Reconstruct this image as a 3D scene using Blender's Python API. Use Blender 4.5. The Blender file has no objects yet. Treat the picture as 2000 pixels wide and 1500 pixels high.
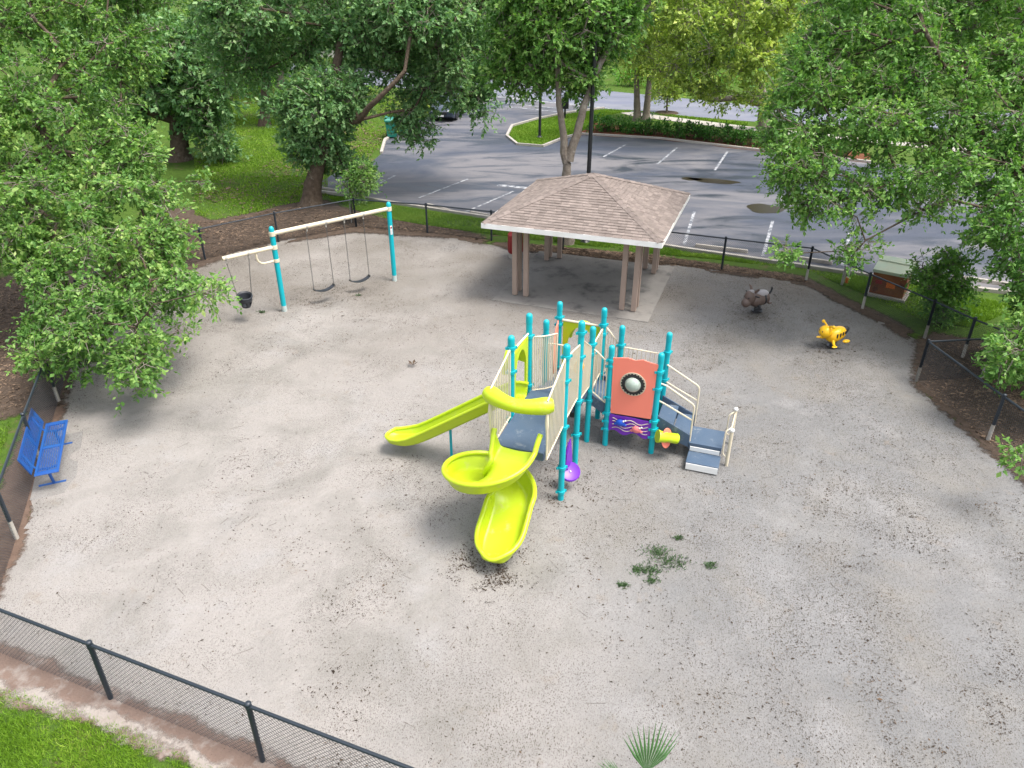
import bpy, bmesh, math, random
import numpy as np
from mathutils import Vector, Matrix
from mathutils.geometry import delaunay_2d_cdt

random.seed(7)
rng = np.random.default_rng(7)
sc = bpy.context.scene
R = math.radians

# ------------------------------------------------------------------ camera
CAM_H, PITCH, FPX = 9.39, 0.5143, 1460.0          # drone height, tilt, focal length in photo pixels
cam_d = bpy.data.cameras.new("camera")
cam = bpy.data.objects.new("camera", cam_d)
sc.collection.objects.link(cam)
cam.location = (0, 0, CAM_H)
cam.rotation_euler = (math.pi / 2 - PITCH, 0, 0)
cam_d.sensor_width = 36.0
cam_d.lens = FPX / 2000 * 36.0
cam_d.clip_start = 0.1
cam_d.clip_end = 2000
sc.camera = cam

# ------------------------------------------------------------------ light: bright haze-white sky, soft sun from the right and behind
SUN_EL, SUN_AZ = R(66), R(112)                      # azimuth measured from +Y towards +X
w = bpy.data.worlds.new("World")
sc.world = w
w.use_nodes = True
nt = w.node_tree
for n_ in list(nt.nodes):
    nt.nodes.remove(n_)
out = nt.nodes.new("ShaderNodeOutputWorld")
bg = nt.nodes.new("ShaderNodeBackground")
sky = nt.nodes.new("ShaderNodeTexSky")
sky.sky_type = 'NISHITA'
sky.sun_disc = False
sky.sun_elevation = SUN_EL
sky.sun_rotation = SUN_AZ
sky.air_density = 1.0
sky.dust_density = 4.0
hsv = nt.nodes.new("ShaderNodeHueSaturation")
hsv.inputs["Saturation"].default_value = 0.42
nt.links.new(sky.outputs[0], hsv.inputs["Color"])
nt.links.new(hsv.outputs[0], bg.inputs["Color"])
bg.inputs["Strength"].default_value = 0.15
nt.links.new(bg.outputs[0], out.inputs["Surface"])
sun_d = bpy.data.lights.new("sun", 'SUN')
sun_d.energy = 1.5
sun_d.angle = R(22)
sun_d.color = (1.0, 0.95, 0.88)
sun = bpy.data.objects.new("sun", sun_d)
sc.collection.objects.link(sun)
sdir = Vector((math.sin(SUN_AZ) * math.cos(SUN_EL), math.cos(SUN_AZ) * math.cos(SUN_EL), math.sin(SUN_EL)))
sun.rotation_euler = sdir.to_track_quat('Z', 'Y').to_euler()
sun.location = sdir * 60
sc.view_settings.view_transform = 'Standard'
sc.view_settings.look = 'None'
sc.view_settings.exposure = 1.36
sc.view_settings.gamma = 1.0
sc.view_settings.use_curve_mapping = False
sc.cycles.max_bounces = 6
sc.cycles.diffuse_bounces = 3
sc.cycles.glossy_bounces = 2
sc.cycles.transmission_bounces = 3
sc.cycles.transparent_max_bounces = 4
sc.cycles.caustics_reflective = False
sc.cycles.caustics_refractive = False
sc.cycles.use_denoising = True

# ------------------------------------------------------------------ survey helpers (photo measurement -> world point)
CP, SP = math.cos(PITCH), math.sin(PITCH)
def ray(u, v):
    x, y = (u - 1000) / FPX, -(v - 750) / FPX
    return Vector((x, CP + y * SP, -SP + y * CP))
def G(u, v, z=0.0):
    d = ray(u, v)
    t = (CAM_H - z) / -d.z
    return Vector((d.x * t, d.y * t, z))
def AT(u, v, Y):
    d = ray(u, v)
    t = Y / d.y
    return Vector((d.x * t, Y, CAM_H + d.z * t))

# ------------------------------------------------------------------ materials
def mat(name, col, rough=0.6, col2=None, scale=3.0, amount=0.5, bump=0.0, bscale=40.0, spec=0.5, metal=0.0, coat=0.0,
        rnd=0.0, detail=4.0, rough2=None, wear=None, wscale=6.0, wamt=0.55):
    m = bpy.data.materials.new(name)
    m.use_nodes = True
    t = m.node_tree
    b = t.nodes["Principled BSDF"]
    b.inputs["Roughness"].default_value = rough
    b.inputs["Metallic"].default_value = metal
    b.inputs["Specular IOR Level"].default_value = spec
    b.inputs["Coat Weight"].default_value = coat
    tc = t.nodes.new("ShaderNodeTexCoord")
    cur = None
    if col2 is None:
        col2 = tuple(c * 0.78 for c in col)
    nz = t.nodes.new("ShaderNodeTexNoise")
    nz.inputs["Scale"].default_value = scale
    nz.inputs["Detail"].default_value = detail
    nz.inputs["Roughness"].default_value = 0.6
    t.links.new(tc.outputs["Object"], nz.inputs["Vector"])
    rp = t.nodes.new("ShaderNodeMapRange")
    rp.inputs["From Min"].default_value = 0.5 - 0.3 * (1.01 - min(amount, 1)) - 0.12
    rp.inputs["From Max"].default_value = 0.5 + 0.3 * (1.01 - min(amount, 1)) + 0.12
    t.links.new(nz.outputs["Fac"], rp.inputs["Value"])
    mx = t.nodes.new("ShaderNodeMix")
    mx.data_type = 'RGBA'
    mx.inputs[6].default_value = (*col, 1)
    mx.inputs[7].default_value = (*col2, 1)
    t.links.new(rp.outputs[0], mx.inputs[0])
    cur = mx.outputs[2]
    if rough2 is not None:
        rr = t.nodes.new("ShaderNodeMapRange")
        rr.inputs["To Min"].default_value = rough
        rr.inputs["To Max"].default_value = rough2
        t.links.new(rp.outputs[0], rr.inputs["Value"])
        t.links.new(rr.outputs[0], b.inputs["Roughness"])
    if wear is not None:
        n2 = t.nodes.new("ShaderNodeTexNoise")
        n2.inputs["Scale"].default_value = wscale
        n2.inputs["Detail"].default_value = 8
        n2.inputs["Roughness"].default_value = 0.7
        t.links.new(tc.outputs["Object"], n2.inputs["Vector"])
        r2 = t.nodes.new("ShaderNodeMapRange")
        r2.inputs["From Min"].default_value = wamt
        r2.inputs["From Max"].default_value = wamt + 0.12
        t.links.new(n2.outputs["Fac"], r2.inputs["Value"])
        m2 = t.nodes.new("ShaderNodeMix")
        m2.data_type = 'RGBA'
        m2.inputs[7].default_value = (*wear, 1)
        t.links.new(cur, m2.inputs[6])
        t.links.new(r2.outputs[0], m2.inputs[0])
        cur = m2.outputs[2]
    if rnd > 0:
        oi = t.nodes.new("ShaderNodeObjectInfo")
        ge = t.nodes.new("ShaderNodeNewGeometry")
        ad = t.nodes.new("ShaderNodeMath"); ad.operation = 'ADD'
        fr = t.nodes.new("ShaderNodeMath"); fr.operation = 'FRACT'
        t.links.new(oi.outputs["Random"], ad.inputs[0])
        t.links.new(ge.outputs["Random Per Island"], ad.inputs[1])
        t.links.new(ad.outputs[0], fr.inputs[0])
        mr = t.nodes.new("ShaderNodeMapRange")
        mr.inputs["To Min"].default_value = 1 - rnd
        mr.inputs["To Max"].default_value = 1 + rnd
        t.links.new(fr.outputs[0], mr.inputs["Value"])
        vm = t.nodes.new("ShaderNodeVectorMath"); vm.operation = 'SCALE'
        t.links.new(cur, vm.inputs[0])
        t.links.new(mr.outputs[0], vm.inputs["Scale"])
        cur = vm.outputs[0]
    t.links.new(cur, b.inputs["Base Color"])
    if bump > 0:
        n3 = t.nodes.new("ShaderNodeTexNoise")
        n3.inputs["Scale"].default_value = bscale
        n3.inputs["Detail"].default_value = 5
        t.links.new(tc.outputs["Object"], n3.inputs["Vector"])
        bp = t.nodes.new("ShaderNodeBump")
        bp.inputs["Strength"].default_value = bump
        bp.inputs["Distance"].default_value = 0.03
        t.links.new(n3.outputs["Fac"], bp.inputs["Height"])
        t.links.new(bp.outputs[0], b.inputs["Normal"])
    return m

def leafmat(name, cols, trans=0.36, rough=0.5, spec=0.32, nscale=0.6):
    """foliage: colour varies leaf by leaf and clump by clump, thin leaves let light through"""
    m = bpy.data.materials.new(name)
    m.use_nodes = True
    t = m.node_tree
    b = t.nodes["Principled BSDF"]
    b.inputs["Roughness"].default_value = rough
    b.inputs["Specular IOR Level"].default_value = spec
    ge = t.nodes.new("ShaderNodeNewGeometry")
    tc = t.nodes.new("ShaderNodeTexCoord")
    nz = t.nodes.new("ShaderNodeTexNoise")
    nz.inputs["Scale"].default_value = nscale
    nz.inputs["Detail"].default_value = 3
    t.links.new(tc.outputs["Object"], nz.inputs["Vector"])
    ad = t.nodes.new("ShaderNodeMath"); ad.operation = 'MULTIPLY_ADD'
    t.links.new(ge.outputs["Random Per Island"], ad.inputs[0])
    ad.inputs[1].default_value = 0.62
    mr = t.nodes.new("ShaderNodeMapRange")
    mr.inputs["From Min"].default_value = 0.3
    mr.inputs["From Max"].default_value = 0.7
    mr.inputs["To Min"].default_value = 0.0
    mr.inputs["To Max"].default_value = 0.38
    t.links.new(nz.outputs["Fac"], mr.inputs["Value"])
    t.links.new(mr.outputs[0], ad.inputs[2])
    cr = t.nodes.new("ShaderNodeValToRGB")
    el = cr.color_ramp.elements
    el[0].position = 0.0; el[0].color = (*cols[0], 1)
    el[1].position = 1.0; el[1].color = (*cols[-1], 1)
    for i in range(1, len(cols) - 1):
        e = el.new(i / (len(cols) - 1)); e.color = (*cols[i], 1)
    t.links.new(ad.outputs[0], cr.inputs[0])
    t.links.new(cr.outputs[0], b.inputs["Base Color"])
    if trans > 0:
        tr = t.nodes.new("ShaderNodeBsdfTranslucent")
        br = t.nodes.new("ShaderNodeVectorMath"); br.operation = 'MULTIPLY'
        br.inputs[1].default_value = (1.15, 1.25, 0.6)
        t.links.new(cr.outputs[0], br.inputs[0])
        t.links.new(br.outputs[0], tr.inputs["Color"])
        ms = t.nodes.new("ShaderNodeMixShader")
        ms.inputs[0].default_value = trans
        t.links.new(b.outputs[0], ms.inputs[1])
        t.links.new(tr.outputs[0], ms.inputs[2])
        t.links.new(ms.outputs[0], t.nodes["Material Output"].inputs["Surface"])
    return m

def sand_material():
    m = bpy.data.materials.new("sand")
    m.use_nodes = True
    t = m.node_tree
    b = t.nodes["Principled BSDF"]
    b.inputs["Roughness"].default_value = 0.95
    b.inputs["Specular IOR Level"].default_value = 0.15
    tc = t.nodes.new("ShaderNodeTexCoord")
    def noise(s, d=4, r=0.6, off=0.0, dist=0.0):
        mp = t.nodes.new("ShaderNodeMapping"); mp.inputs["Location"].default_value = (off, off * 1.7, 0)
        t.links.new(tc.outputs["Object"], mp.inputs[0])
        n = t.nodes.new("ShaderNodeTexNoise")
        n.inputs["Scale"].default_value = s; n.inputs["Detail"].default_value = d
        n.inputs["Roughness"].default_value = r; n.inputs["Distortion"].default_value = dist
        t.links.new(mp.outputs[0], n.inputs["Vector"])
        return n.outputs["Fac"]
    def rng_(s, a, c, lo=0.0, hi=1.0):
        mr = t.nodes.new("ShaderNodeMapRange")
        mr.inputs["From Min"].default_value = a; mr.inputs["From Max"].default_value = c
        mr.inputs["To Min"].default_value = lo; mr.inputs["To Max"].default_value = hi
        t.links.new(s, mr.inputs["Value"]); return mr.outputs[0]
    def mix(f, a, c):
        x = t.nodes.new("ShaderNodeMix"); x.data_type = 'RGBA'
        t.links.new(f, x.inputs[0])
        for i, k in ((6, a), (7, c)):
            if isinstance(k, tuple): x.inputs[i].default_value = (*k, 1)
            else: t.links.new(k, x.inputs[i])
        return x.outputs[2]
    def mul(a, c):
        x = t.nodes.new("ShaderNodeMath"); x.operation = 'MULTIPLY'
        t.links.new(a, x.inputs[0])
        if isinstance(c, float): x.inputs[1].default_value = c
        else: t.links.new(c, x.inputs[1])
        return x.outputs[0]
    def add(a, c):
        x = t.nodes.new("ShaderNodeMath"); x.operation = 'ADD'
        t.links.new(a, x.inputs[0]); t.links.new(c, x.inputs[1]); return x.outputs[0]
    sx = t.nodes.new("ShaderNodeSeparateXYZ")
    t.links.new(tc.outputs["Object"], sx.inputs[0])
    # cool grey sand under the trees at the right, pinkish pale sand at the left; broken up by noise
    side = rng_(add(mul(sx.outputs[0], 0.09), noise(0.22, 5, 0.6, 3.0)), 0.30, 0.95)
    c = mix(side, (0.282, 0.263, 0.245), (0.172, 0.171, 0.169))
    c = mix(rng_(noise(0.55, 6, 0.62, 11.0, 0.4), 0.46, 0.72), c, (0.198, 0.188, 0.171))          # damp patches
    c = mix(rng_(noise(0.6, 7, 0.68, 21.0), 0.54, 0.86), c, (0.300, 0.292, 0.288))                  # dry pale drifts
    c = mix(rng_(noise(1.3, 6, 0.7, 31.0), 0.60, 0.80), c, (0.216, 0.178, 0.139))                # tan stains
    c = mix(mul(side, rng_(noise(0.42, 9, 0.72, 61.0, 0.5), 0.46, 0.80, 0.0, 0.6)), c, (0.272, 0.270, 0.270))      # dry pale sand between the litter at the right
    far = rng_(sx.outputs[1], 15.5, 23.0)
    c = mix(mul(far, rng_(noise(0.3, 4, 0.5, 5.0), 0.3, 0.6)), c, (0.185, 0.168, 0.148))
    def specks(scale, rot, stretch, r0, r1, off):
        """little dark crumbs lying in the sand: spots around scattered cell points, some cells empty"""
        mp = t.nodes.new("ShaderNodeMapping"); mp.inputs["Rotation"].default_value = (0, 0, rot); mp.inputs["Scale"].default_value = (stretch, 1, 1); mp.inputs["Location"].default_value = (off, off, 0)
        t.links.new(tc.outputs["Object"], mp.inputs[0])
        ds = t.nodes.new("ShaderNodeTexNoise"); ds.inputs["Scale"].default_value = 3.0
        t.links.new(mp.outputs[0], ds.inputs["Vector"])
        mv = t.nodes.new("ShaderNodeVectorMath"); mv.operation = 'MULTIPLY_ADD'; mv.inputs[1].default_value = (0.25, 0.25, 0)
        t.links.new(ds.outputs["Color"], mv.inputs[0]); t.links.new(mp.outputs[0], mv.inputs[2])
        fl_ = t.nodes.new("ShaderNodeVectorMath"); fl_.operation = 'MULTIPLY'; fl_.inputs[1].default_value = (1, 1, 0)
        t.links.new(mv.outputs[0], fl_.inputs[0])
        vo = t.nodes.new("ShaderNodeTexVoronoi"); vo.voronoi_dimensions = '2D'; vo.inputs["Scale"].default_value = scale
        t.links.new(fl_.outputs[0], vo.inputs["Vector"])
        sep = t.nodes.new("ShaderNodeSeparateColor"); t.links.new(vo.outputs["Color"], sep.inputs[0])
        return mul(rng_(vo.outputs["Distance"], r0, r1, 1.0, 0.0), rng_(sep.outputs[0], 0.45, 0.55))
    dens_ = add(rng_(noise(0.5, 5, 0.6, 41.0), 0.36, 0.70), mul(side, 0.45))
    for a_ in ((13.0, 0.4, 1.8, 0.10, 0.20, 0.0), (17.0, 1.9, 1.7, 0.10, 0.20, 7.3), (26.0, 2.7, 1.5, 0.13, 0.24, 3.1), (21.0, 1.2, 2.2, 0.10, 0.19, 11.0)):
        c = mix(mul(mul(specks(*a_), dens_), 0.85), c, (0.075, 0.06, 0.048))
    sp = rng_(noise(38.0, 3, 0.7), 0.62, 0.70)
    c = mix(mul(sp, 0.55), c, (0.084, 0.072, 0.058))
    sp2 = rng_(noise(75.0, 2, 0.6, 9.0), 0.66, 0.72)
    c = mix(mul(sp2, 0.5), c, (0.390, 0.388, 0.387))
    gr = rng_(noise(160.0, 2, 0.5), 0.2, 0.8, 0.86, 1.12)
    vm = t.nodes.new("ShaderNodeVectorMath"); vm.operation = 'SCALE'
    t.links.new(c, vm.inputs[0]); t.links.new(gr, vm.inputs["Scale"])
    t.links.new(vm.outputs[0], b.inputs["Base Color"])
    bp = t.nodes.new("ShaderNodeBump"); bp.inputs["Strength"].default_value = 0.9; bp.inputs["Distance"].default_value = 0.04
    t.links.new(add(mul(noise(9.0, 8, 0.7), 1.0), mul(noise(60.0, 4, 0.6), 0.25)), bp.inputs["Height"])
    t.links.new(bp.outputs[0], b.inputs["Normal"])
    return m

def asphalt_material(name, base, light, wet):
    m = bpy.data.materials.new(name)
    m.use_nodes = True
    t = m.node_tree
    b = t.nodes["Principled BSDF"]
    tc = t.nodes.new("ShaderNodeTexCoord")
    def noise(s, d, off, dist=0.0, sc3=(1, 1, 1)):
        mp = t.nodes.new("ShaderNodeMapping"); mp.inputs["Location"].default_value = (off, off, 0); mp.inputs["Scale"].default_value = sc3
        t.links.new(tc.outputs["Object"], mp.inputs[0])
        n = t.nodes.new("ShaderNodeTexNoise"); n.inputs["Scale"].default_value = s; n.inputs["Detail"].default_value = d
        n.inputs["Roughness"].default_value = 0.62; n.inputs["Distortion"].default_value = dist
        t.links.new(mp.outputs[0], n.inputs["Vector"]); return n.outputs["Fac"]
    def rg(s, a, c, lo=0.0, hi=1.0):
        mr = t.nodes.new("ShaderNodeMapRange")
        for k, x in (("From Min", a), ("From Max", c), ("To Min", lo), ("To Max", hi)): mr.inputs[k].default_value = x
        t.links.new(s, mr.inputs["Value"]); return mr.outputs[0]
    def mix(f, a, c):
        x = t.nodes.new("ShaderNodeMix"); x.data_type = 'RGBA'; t.links.new(f, x.inputs[0])
        for i, k in ((6, a), (7, c)):
            if isinstance(k, tuple): x.inputs[i].default_value = (*k, 1)
            else: t.links.new(k, x.inputs[i])
        return x.outputs[2]
    c = mix(rg(noise(0.15, 6, 2.0, 0.9, (0.6, 1.3, 1)), 0.40, 0.60), base, light)
    wetf = rg(noise(0.36, 7, 8.0, 1.1, (0.5, 1.4, 1)), 0.50, 0.62)
    c = mix(wetf, c, wet)
    c = mix(rg(noise(30, 3, 0.0), 0.35, 0.75, 0.0, 0.35), c, tuple(x * 1.5 for x in base))
    t.links.new(c, b.inputs["Base Color"])
    t.links.new(rg(wetf, 0, 1, 0.7, 0.42), b.inputs["Roughness"])
    b.inputs["Specular IOR Level"].default_value = 0.35
    bp = t.nodes.new("ShaderNodeBump"); bp.inputs["Strength"].default_value = 0.25; bp.inputs["Distance"].default_value = 0.01
    t.links.new(noise(50, 4, 1.0), bp.inputs["Height"]); t.links.new(bp.outputs[0], b.inputs["Normal"])
    return m

M = {}
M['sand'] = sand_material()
M['lawn'] = mat("lawn_soil", (0.075, 0.135, 0.018), 0.95, (0.04, 0.075, 0.014), 6.0, 0.7, bump=0.9, bscale=30, spec=0.1, detail=8, wear=(0.11, 0.085, 0.05), wscale=1.1, wamt=0.56)
M['mulch'] = mat("mulch", (0.105, 0.075, 0.055), 0.95, (0.055, 0.038, 0.028), 5.0, 0.7, bump=0.8, bscale=28, spec=0.1, wear=(0.17, 0.12, 0.085), wscale=12, wamt=0.58)
M['redmulch'] = mat("red_mulch", (0.16, 0.065, 0.035), 0.95, (0.09, 0.035, 0.02), 6.0, 0.7, bump=0.8, bscale=28, spec=0.1)
M['asphalt'] = asphalt_material("asphalt", (0.044, 0.052, 0.073), (0.150, 0.142, 0.146), (0.022, 0.027, 0.038))
M['road'] = asphalt_material("road_asphalt", (0.12, 0.128, 0.17), (0.17, 0.175, 0.20), (0.10, 0.108, 0.14))
M['concrete'] = mat("concrete", (0.42, 0.39, 0.35), 0.9, (0.30, 0.275, 0.245), 2.5, 0.6, bump=0.3, bscale=30, spec=0.2, wear=(0.22, 0.19, 0.16), wscale=3, wamt=0.6)
M['paint'] = mat("road_paint", (0.42, 0.42, 0.43), 0.75, (0.24, 0.25, 0.27), 3.0, 0.7, spec=0.3, wear=(0.10, 0.11, 0.13), wscale=4, wamt=0.44)
M['puddle'] = mat("puddle_water", (0.026, 0.019, 0.011), 0.3, (0.018, 0.013, 0.008), 1.0, 0.4, spec=0.15)
M['teal'] = mat("teal_powder_coat", (0.0, 0.36, 0.42), 0.34, (0.0, 0.33, 0.385), 2.0, 0.5, spec=0.5, bump=0.03, bscale=60)
M['beige'] = mat("beige_powder_coat", (0.66, 0.58, 0.43), 0.42, (0.58, 0.51, 0.38), 2.0, 0.5, bump=0.03)
M['lime'] = mat("lime_plastic", (0.46, 0.585, 0.014), 0.36, (0.42, 0.54, 0.012), 1.6, 0.5, bump=0.04, bscale=50, wear=(0.44, 0.50, 0.11), wscale=4, wamt=0.58)
M['deckblue'] = mat("deck_rubber_coat", (0.045, 0.082, 0.138), 0.6, (0.065, 0.098, 0.145), 3.0, 0.6, bump=0.35, bscale=90, wear=(0.16, 0.19, 0.22), wscale=4, wamt=0.57)
M['coral'] = mat("coral_plastic", (0.88, 0.235, 0.165), 0.5, (0.84, 0.22, 0.15), 1.5, 0.5, bump=0.03)
M['purple'] = mat("purple_plastic", (0.16, 0.022, 0.40), 0.38, (0.13, 0.02, 0.34), 2.0, 0.5, bump=0.03)
M['orange'] = mat("orange_plastic", (0.85, 0.30, 0.01), 0.4, (0.75, 0.24, 0.01), 6.0, 0.5)
M['black'] = mat("black_rubber", (0.012, 0.012, 0.014), 0.5, (0.025, 0.025, 0.027), 5.0, 0.5)
M['swingblack'] = mat("swing_rubber", (0.016, 0.018, 0.024), 0.45, (0.03, 0.034, 0.042), 8.0, 0.5)
M['bluetoy'] = mat("blue_plastic", (0.012, 0.09, 0.55), 0.4)
M['pinktoy'] = mat("pink_plastic", (0.80, 0.22, 0.22), 0.4)
M['white'] = mat("white_plastic", (0.75, 0.75, 0.73), 0.45, (0.65, 0.65, 0.63))
M['bubble'] = mat("smoky_dome", (0.36, 0.42, 0.36), 0.12, (0.30, 0.37, 0.33), 3.0, 0.5, spec=0.8, coat=0.6)
M['chain'] = mat("galvanised_chain", (0.13, 0.13, 0.13), 0.5, (0.08, 0.08, 0.08), 20, 0.5, metal=0.6)
M['fence'] = mat("black_vinyl", (0.012, 0.018, 0.026), 0.42, (0.02, 0.028, 0.038), 3.0, 0.5)
M['sleeve'] = mat("bare_post_foot", (0.42, 0.40, 0.36), 0.7, (0.30, 0.27, 0.23), 6.0, 0.6)
M['shingle'] = mat("roof_shingle", (0.248, 0.206, 0.184), 0.92, (0.188, 0.154, 0.137), 5.0, 0.6, bump=0.6, bscale=120, spec=0.2, rnd=0.17)
M['roofdeck'] = mat("roof_underlay", (0.12, 0.09, 0.075), 0.9)
M['fascia'] = mat("white_painted_fascia", (0.88, 0.87, 0.85), 0.6, (0.72, 0.70, 0.66), 1.5, 0.5, wear=(0.45, 0.40, 0.34), wscale=3, wamt=0.66)
M['taupe'] = mat("taupe_painted_wood", (0.34, 0.255, 0.205), 0.7, (0.29, 0.215, 0.175), 2.0, 0.5, bump=0.12, bscale=30)
M['benchblue'] = mat("blue_vinyl_mesh", (0.010, 0.062, 0.27), 0.45, (0.012, 0.08, 0.25), 3.0, 0.5)
M['yellow'] = mat("yellow_plastic", (0.86, 0.50, 0.008), 0.36, (0.82, 0.44, 0.006), 3.0, 0.5, bump=0.03)
M['brown'] = mat("brown_plastic", (0.105, 0.07, 0.056), 0.5, (0.15, 0.105, 0.088), 4.0, 0.6, bump=0.08)
M['greysaddle'] = mat("grey_plastic", (0.36, 0.33, 0.33), 0.5)
M['spring'] = mat("steel_spring", (0.05, 0.05, 0.055), 0.4, metal=0.4)
M['bark'] = mat("oak_bark", (0.125, 0.095, 0.07), 0.95, (0.065, 0.048, 0.036), 7.0, 0.75, bump=1.0, bscale=16, spec=0.1, wear=(0.20, 0.175, 0.145), wscale=2.5, wamt=0.58)
M['palebark'] = mat("pale_bark", (0.235, 0.205, 0.17), 0.95, (0.14, 0.115, 0.095), 6.0, 0.75, bump=0.9, bscale=16, spec=0.1, wear=(0.30, 0.28, 0.25), wscale=2.5, wamt=0.58)
M['twig'] = mat("grey_twig", (0.27, 0.235, 0.20), 0.9, (0.15, 0.12, 0.10), 8.0, 0.6)
M['oakleaf'] = leafmat("oakleaf_mat", [(0.036, 0.098, 0.02), (0.105, 0.235, 0.05), (0.205, 0.355, 0.085), (0.42, 0.53, 0.17)])
M['oakleaf_cool'] = leafmat("oakleaf_cool_mat", [(0.048, 0.128, 0.05), (0.13, 0.272, 0.104), (0.225, 0.38, 0.158), (0.4, 0.53, 0.25)])
M['oakleaf_mid'] = leafmat("oakleaf_mid_mat", [(0.034, 0.1, 0.02), (0.098, 0.23, 0.046), (0.18, 0.34, 0.075), (0.34, 0.47, 0.14)])
M['yellowleaf'] = leafmat("yellowleaf_mat", [(0.11, 0.19, 0.04), (0.25, 0.36, 0.075), (0.42, 0.53, 0.11), (0.64, 0.68, 0.16)])
M['darkleaf'] = leafmat("darkleaf_mat", [(0.03, 0.085, 0.02), (0.065, 0.16, 0.035), (0.11, 0.235, 0.05), (0.19, 0.32, 0.08)])
M['brightleaf'] = leafmat("bright_shrub_leaves", [(0.070, 0.210, 0.025), (0.112, 0.308, 0.035), (0.168, 0.392, 0.042), (0.252, 0.476, 0.063)])
M['hedge'] = leafmat("hedge_leaves", [(0.025, 0.088, 0.015), (0.044, 0.144, 0.022), (0.069, 0.200, 0.031), (0.112, 0.263, 0.044)])
M['weed'] = leafmat("weed_leaves", [(0.02, 0.05, 0.015), (0.04, 0.085, 0.025), (0.07, 0.13, 0.04)], trans=0.15)
M['frond'] = leafmat("frond_mat", [(0.04, 0.105, 0.035), (0.065, 0.15, 0.05), (0.1, 0.2, 0.07)], trans=0.2)
M['grass'] = leafmat("grass_mat", [(0.085, 0.165, 0.014), (0.125, 0.245, 0.018), (0.185, 0.33, 0.026), (0.31, 0.38, 0.07)], trans=0.3, rough=0.6, spec=0.2, nscale=0.9)
M['grass_back'] = leafmat("grass_back_mat", [(0.085, 0.17, 0.016), (0.13, 0.245, 0.022), (0.185, 0.32, 0.03), (0.3, 0.36, 0.075)], trans=0.3, rough=0.6, spec=0.2, nscale=0.5)
M['litter'] = leafmat("litter_mat", [(0.022, 0.016, 0.012), (0.042, 0.031, 0.023), (0.07, 0.052, 0.038), (0.15, 0.1, 0.065)], trans=0.0, rough=0.9, spec=0.1)
M['bedlitter'] = leafmat("bed_leaf_litter", [(0.05, 0.035, 0.025), (0.11, 0.078, 0.055), (0.17, 0.12, 0.085), (0.27, 0.19, 0.13)], trans=0.0, rough=0.9, spec=0.1)
M['rust'] = mat("rusted_green_paint", (0.42, 0.42, 0.29), 0.6, (0.34, 0.44, 0.33), 3.0, 0.5)
M['rustfront'] = mat("rust_streaked_panel", (0.17, 0.042, 0.02), 0.75, (0.24, 0.10, 0.03), 2.5, 0.7, wear=(0.07, 0.022, 0.018), wscale=4, wamt=0.55)
M['label_orange'] = mat("orange_sticker", (0.78, 0.18, 0.02), 0.5)
M['bin'] = mat("green_bin_plastic", (0.015, 0.20, 0.145), 0.42, (0.013, 0.17, 0.125), 2.0)
M['carpaint'] = mat("dark_car_paint", (0.012, 0.022, 0.04), 0.2, (0.014, 0.026, 0.046), 1.0, 0.4, coat=1.0)
M['glass'] = mat("car_glass", (0.05, 0.07, 0.09), 0.08, (0.06, 0.08, 0.10), 1.0, 0.4, spec=0.8)
M['chrome'] = mat("chrome", (0.6, 0.6, 0.62), 0.2, metal=0.9)
M['red'] = mat("red_coated_steel", (0.28, 0.018, 0.02), 0.5, (0.22, 0.016, 0.016), 3.0)
M['pole'] = mat("black_pole_paint", (0.010, 0.011, 0.014), 0.35)
M['signblue'] = mat("blue_sign", (0.02, 0.28, 0.55), 0.4)
M['housewall'] = mat("pale_stucco", (0.62, 0.60, 0.58), 0.85, (0.55, 0.53, 0.51), 0.8, 0.5)
M['housepane'] = mat("window_pane", (0.10, 0.12, 0.14), 0.15, spec=0.7)
M['greenroof'] = mat("pale_green_roof", (0.20, 0.40, 0.33), 0.6, (0.17, 0.36, 0.30), 1.2, 0.5)

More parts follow.
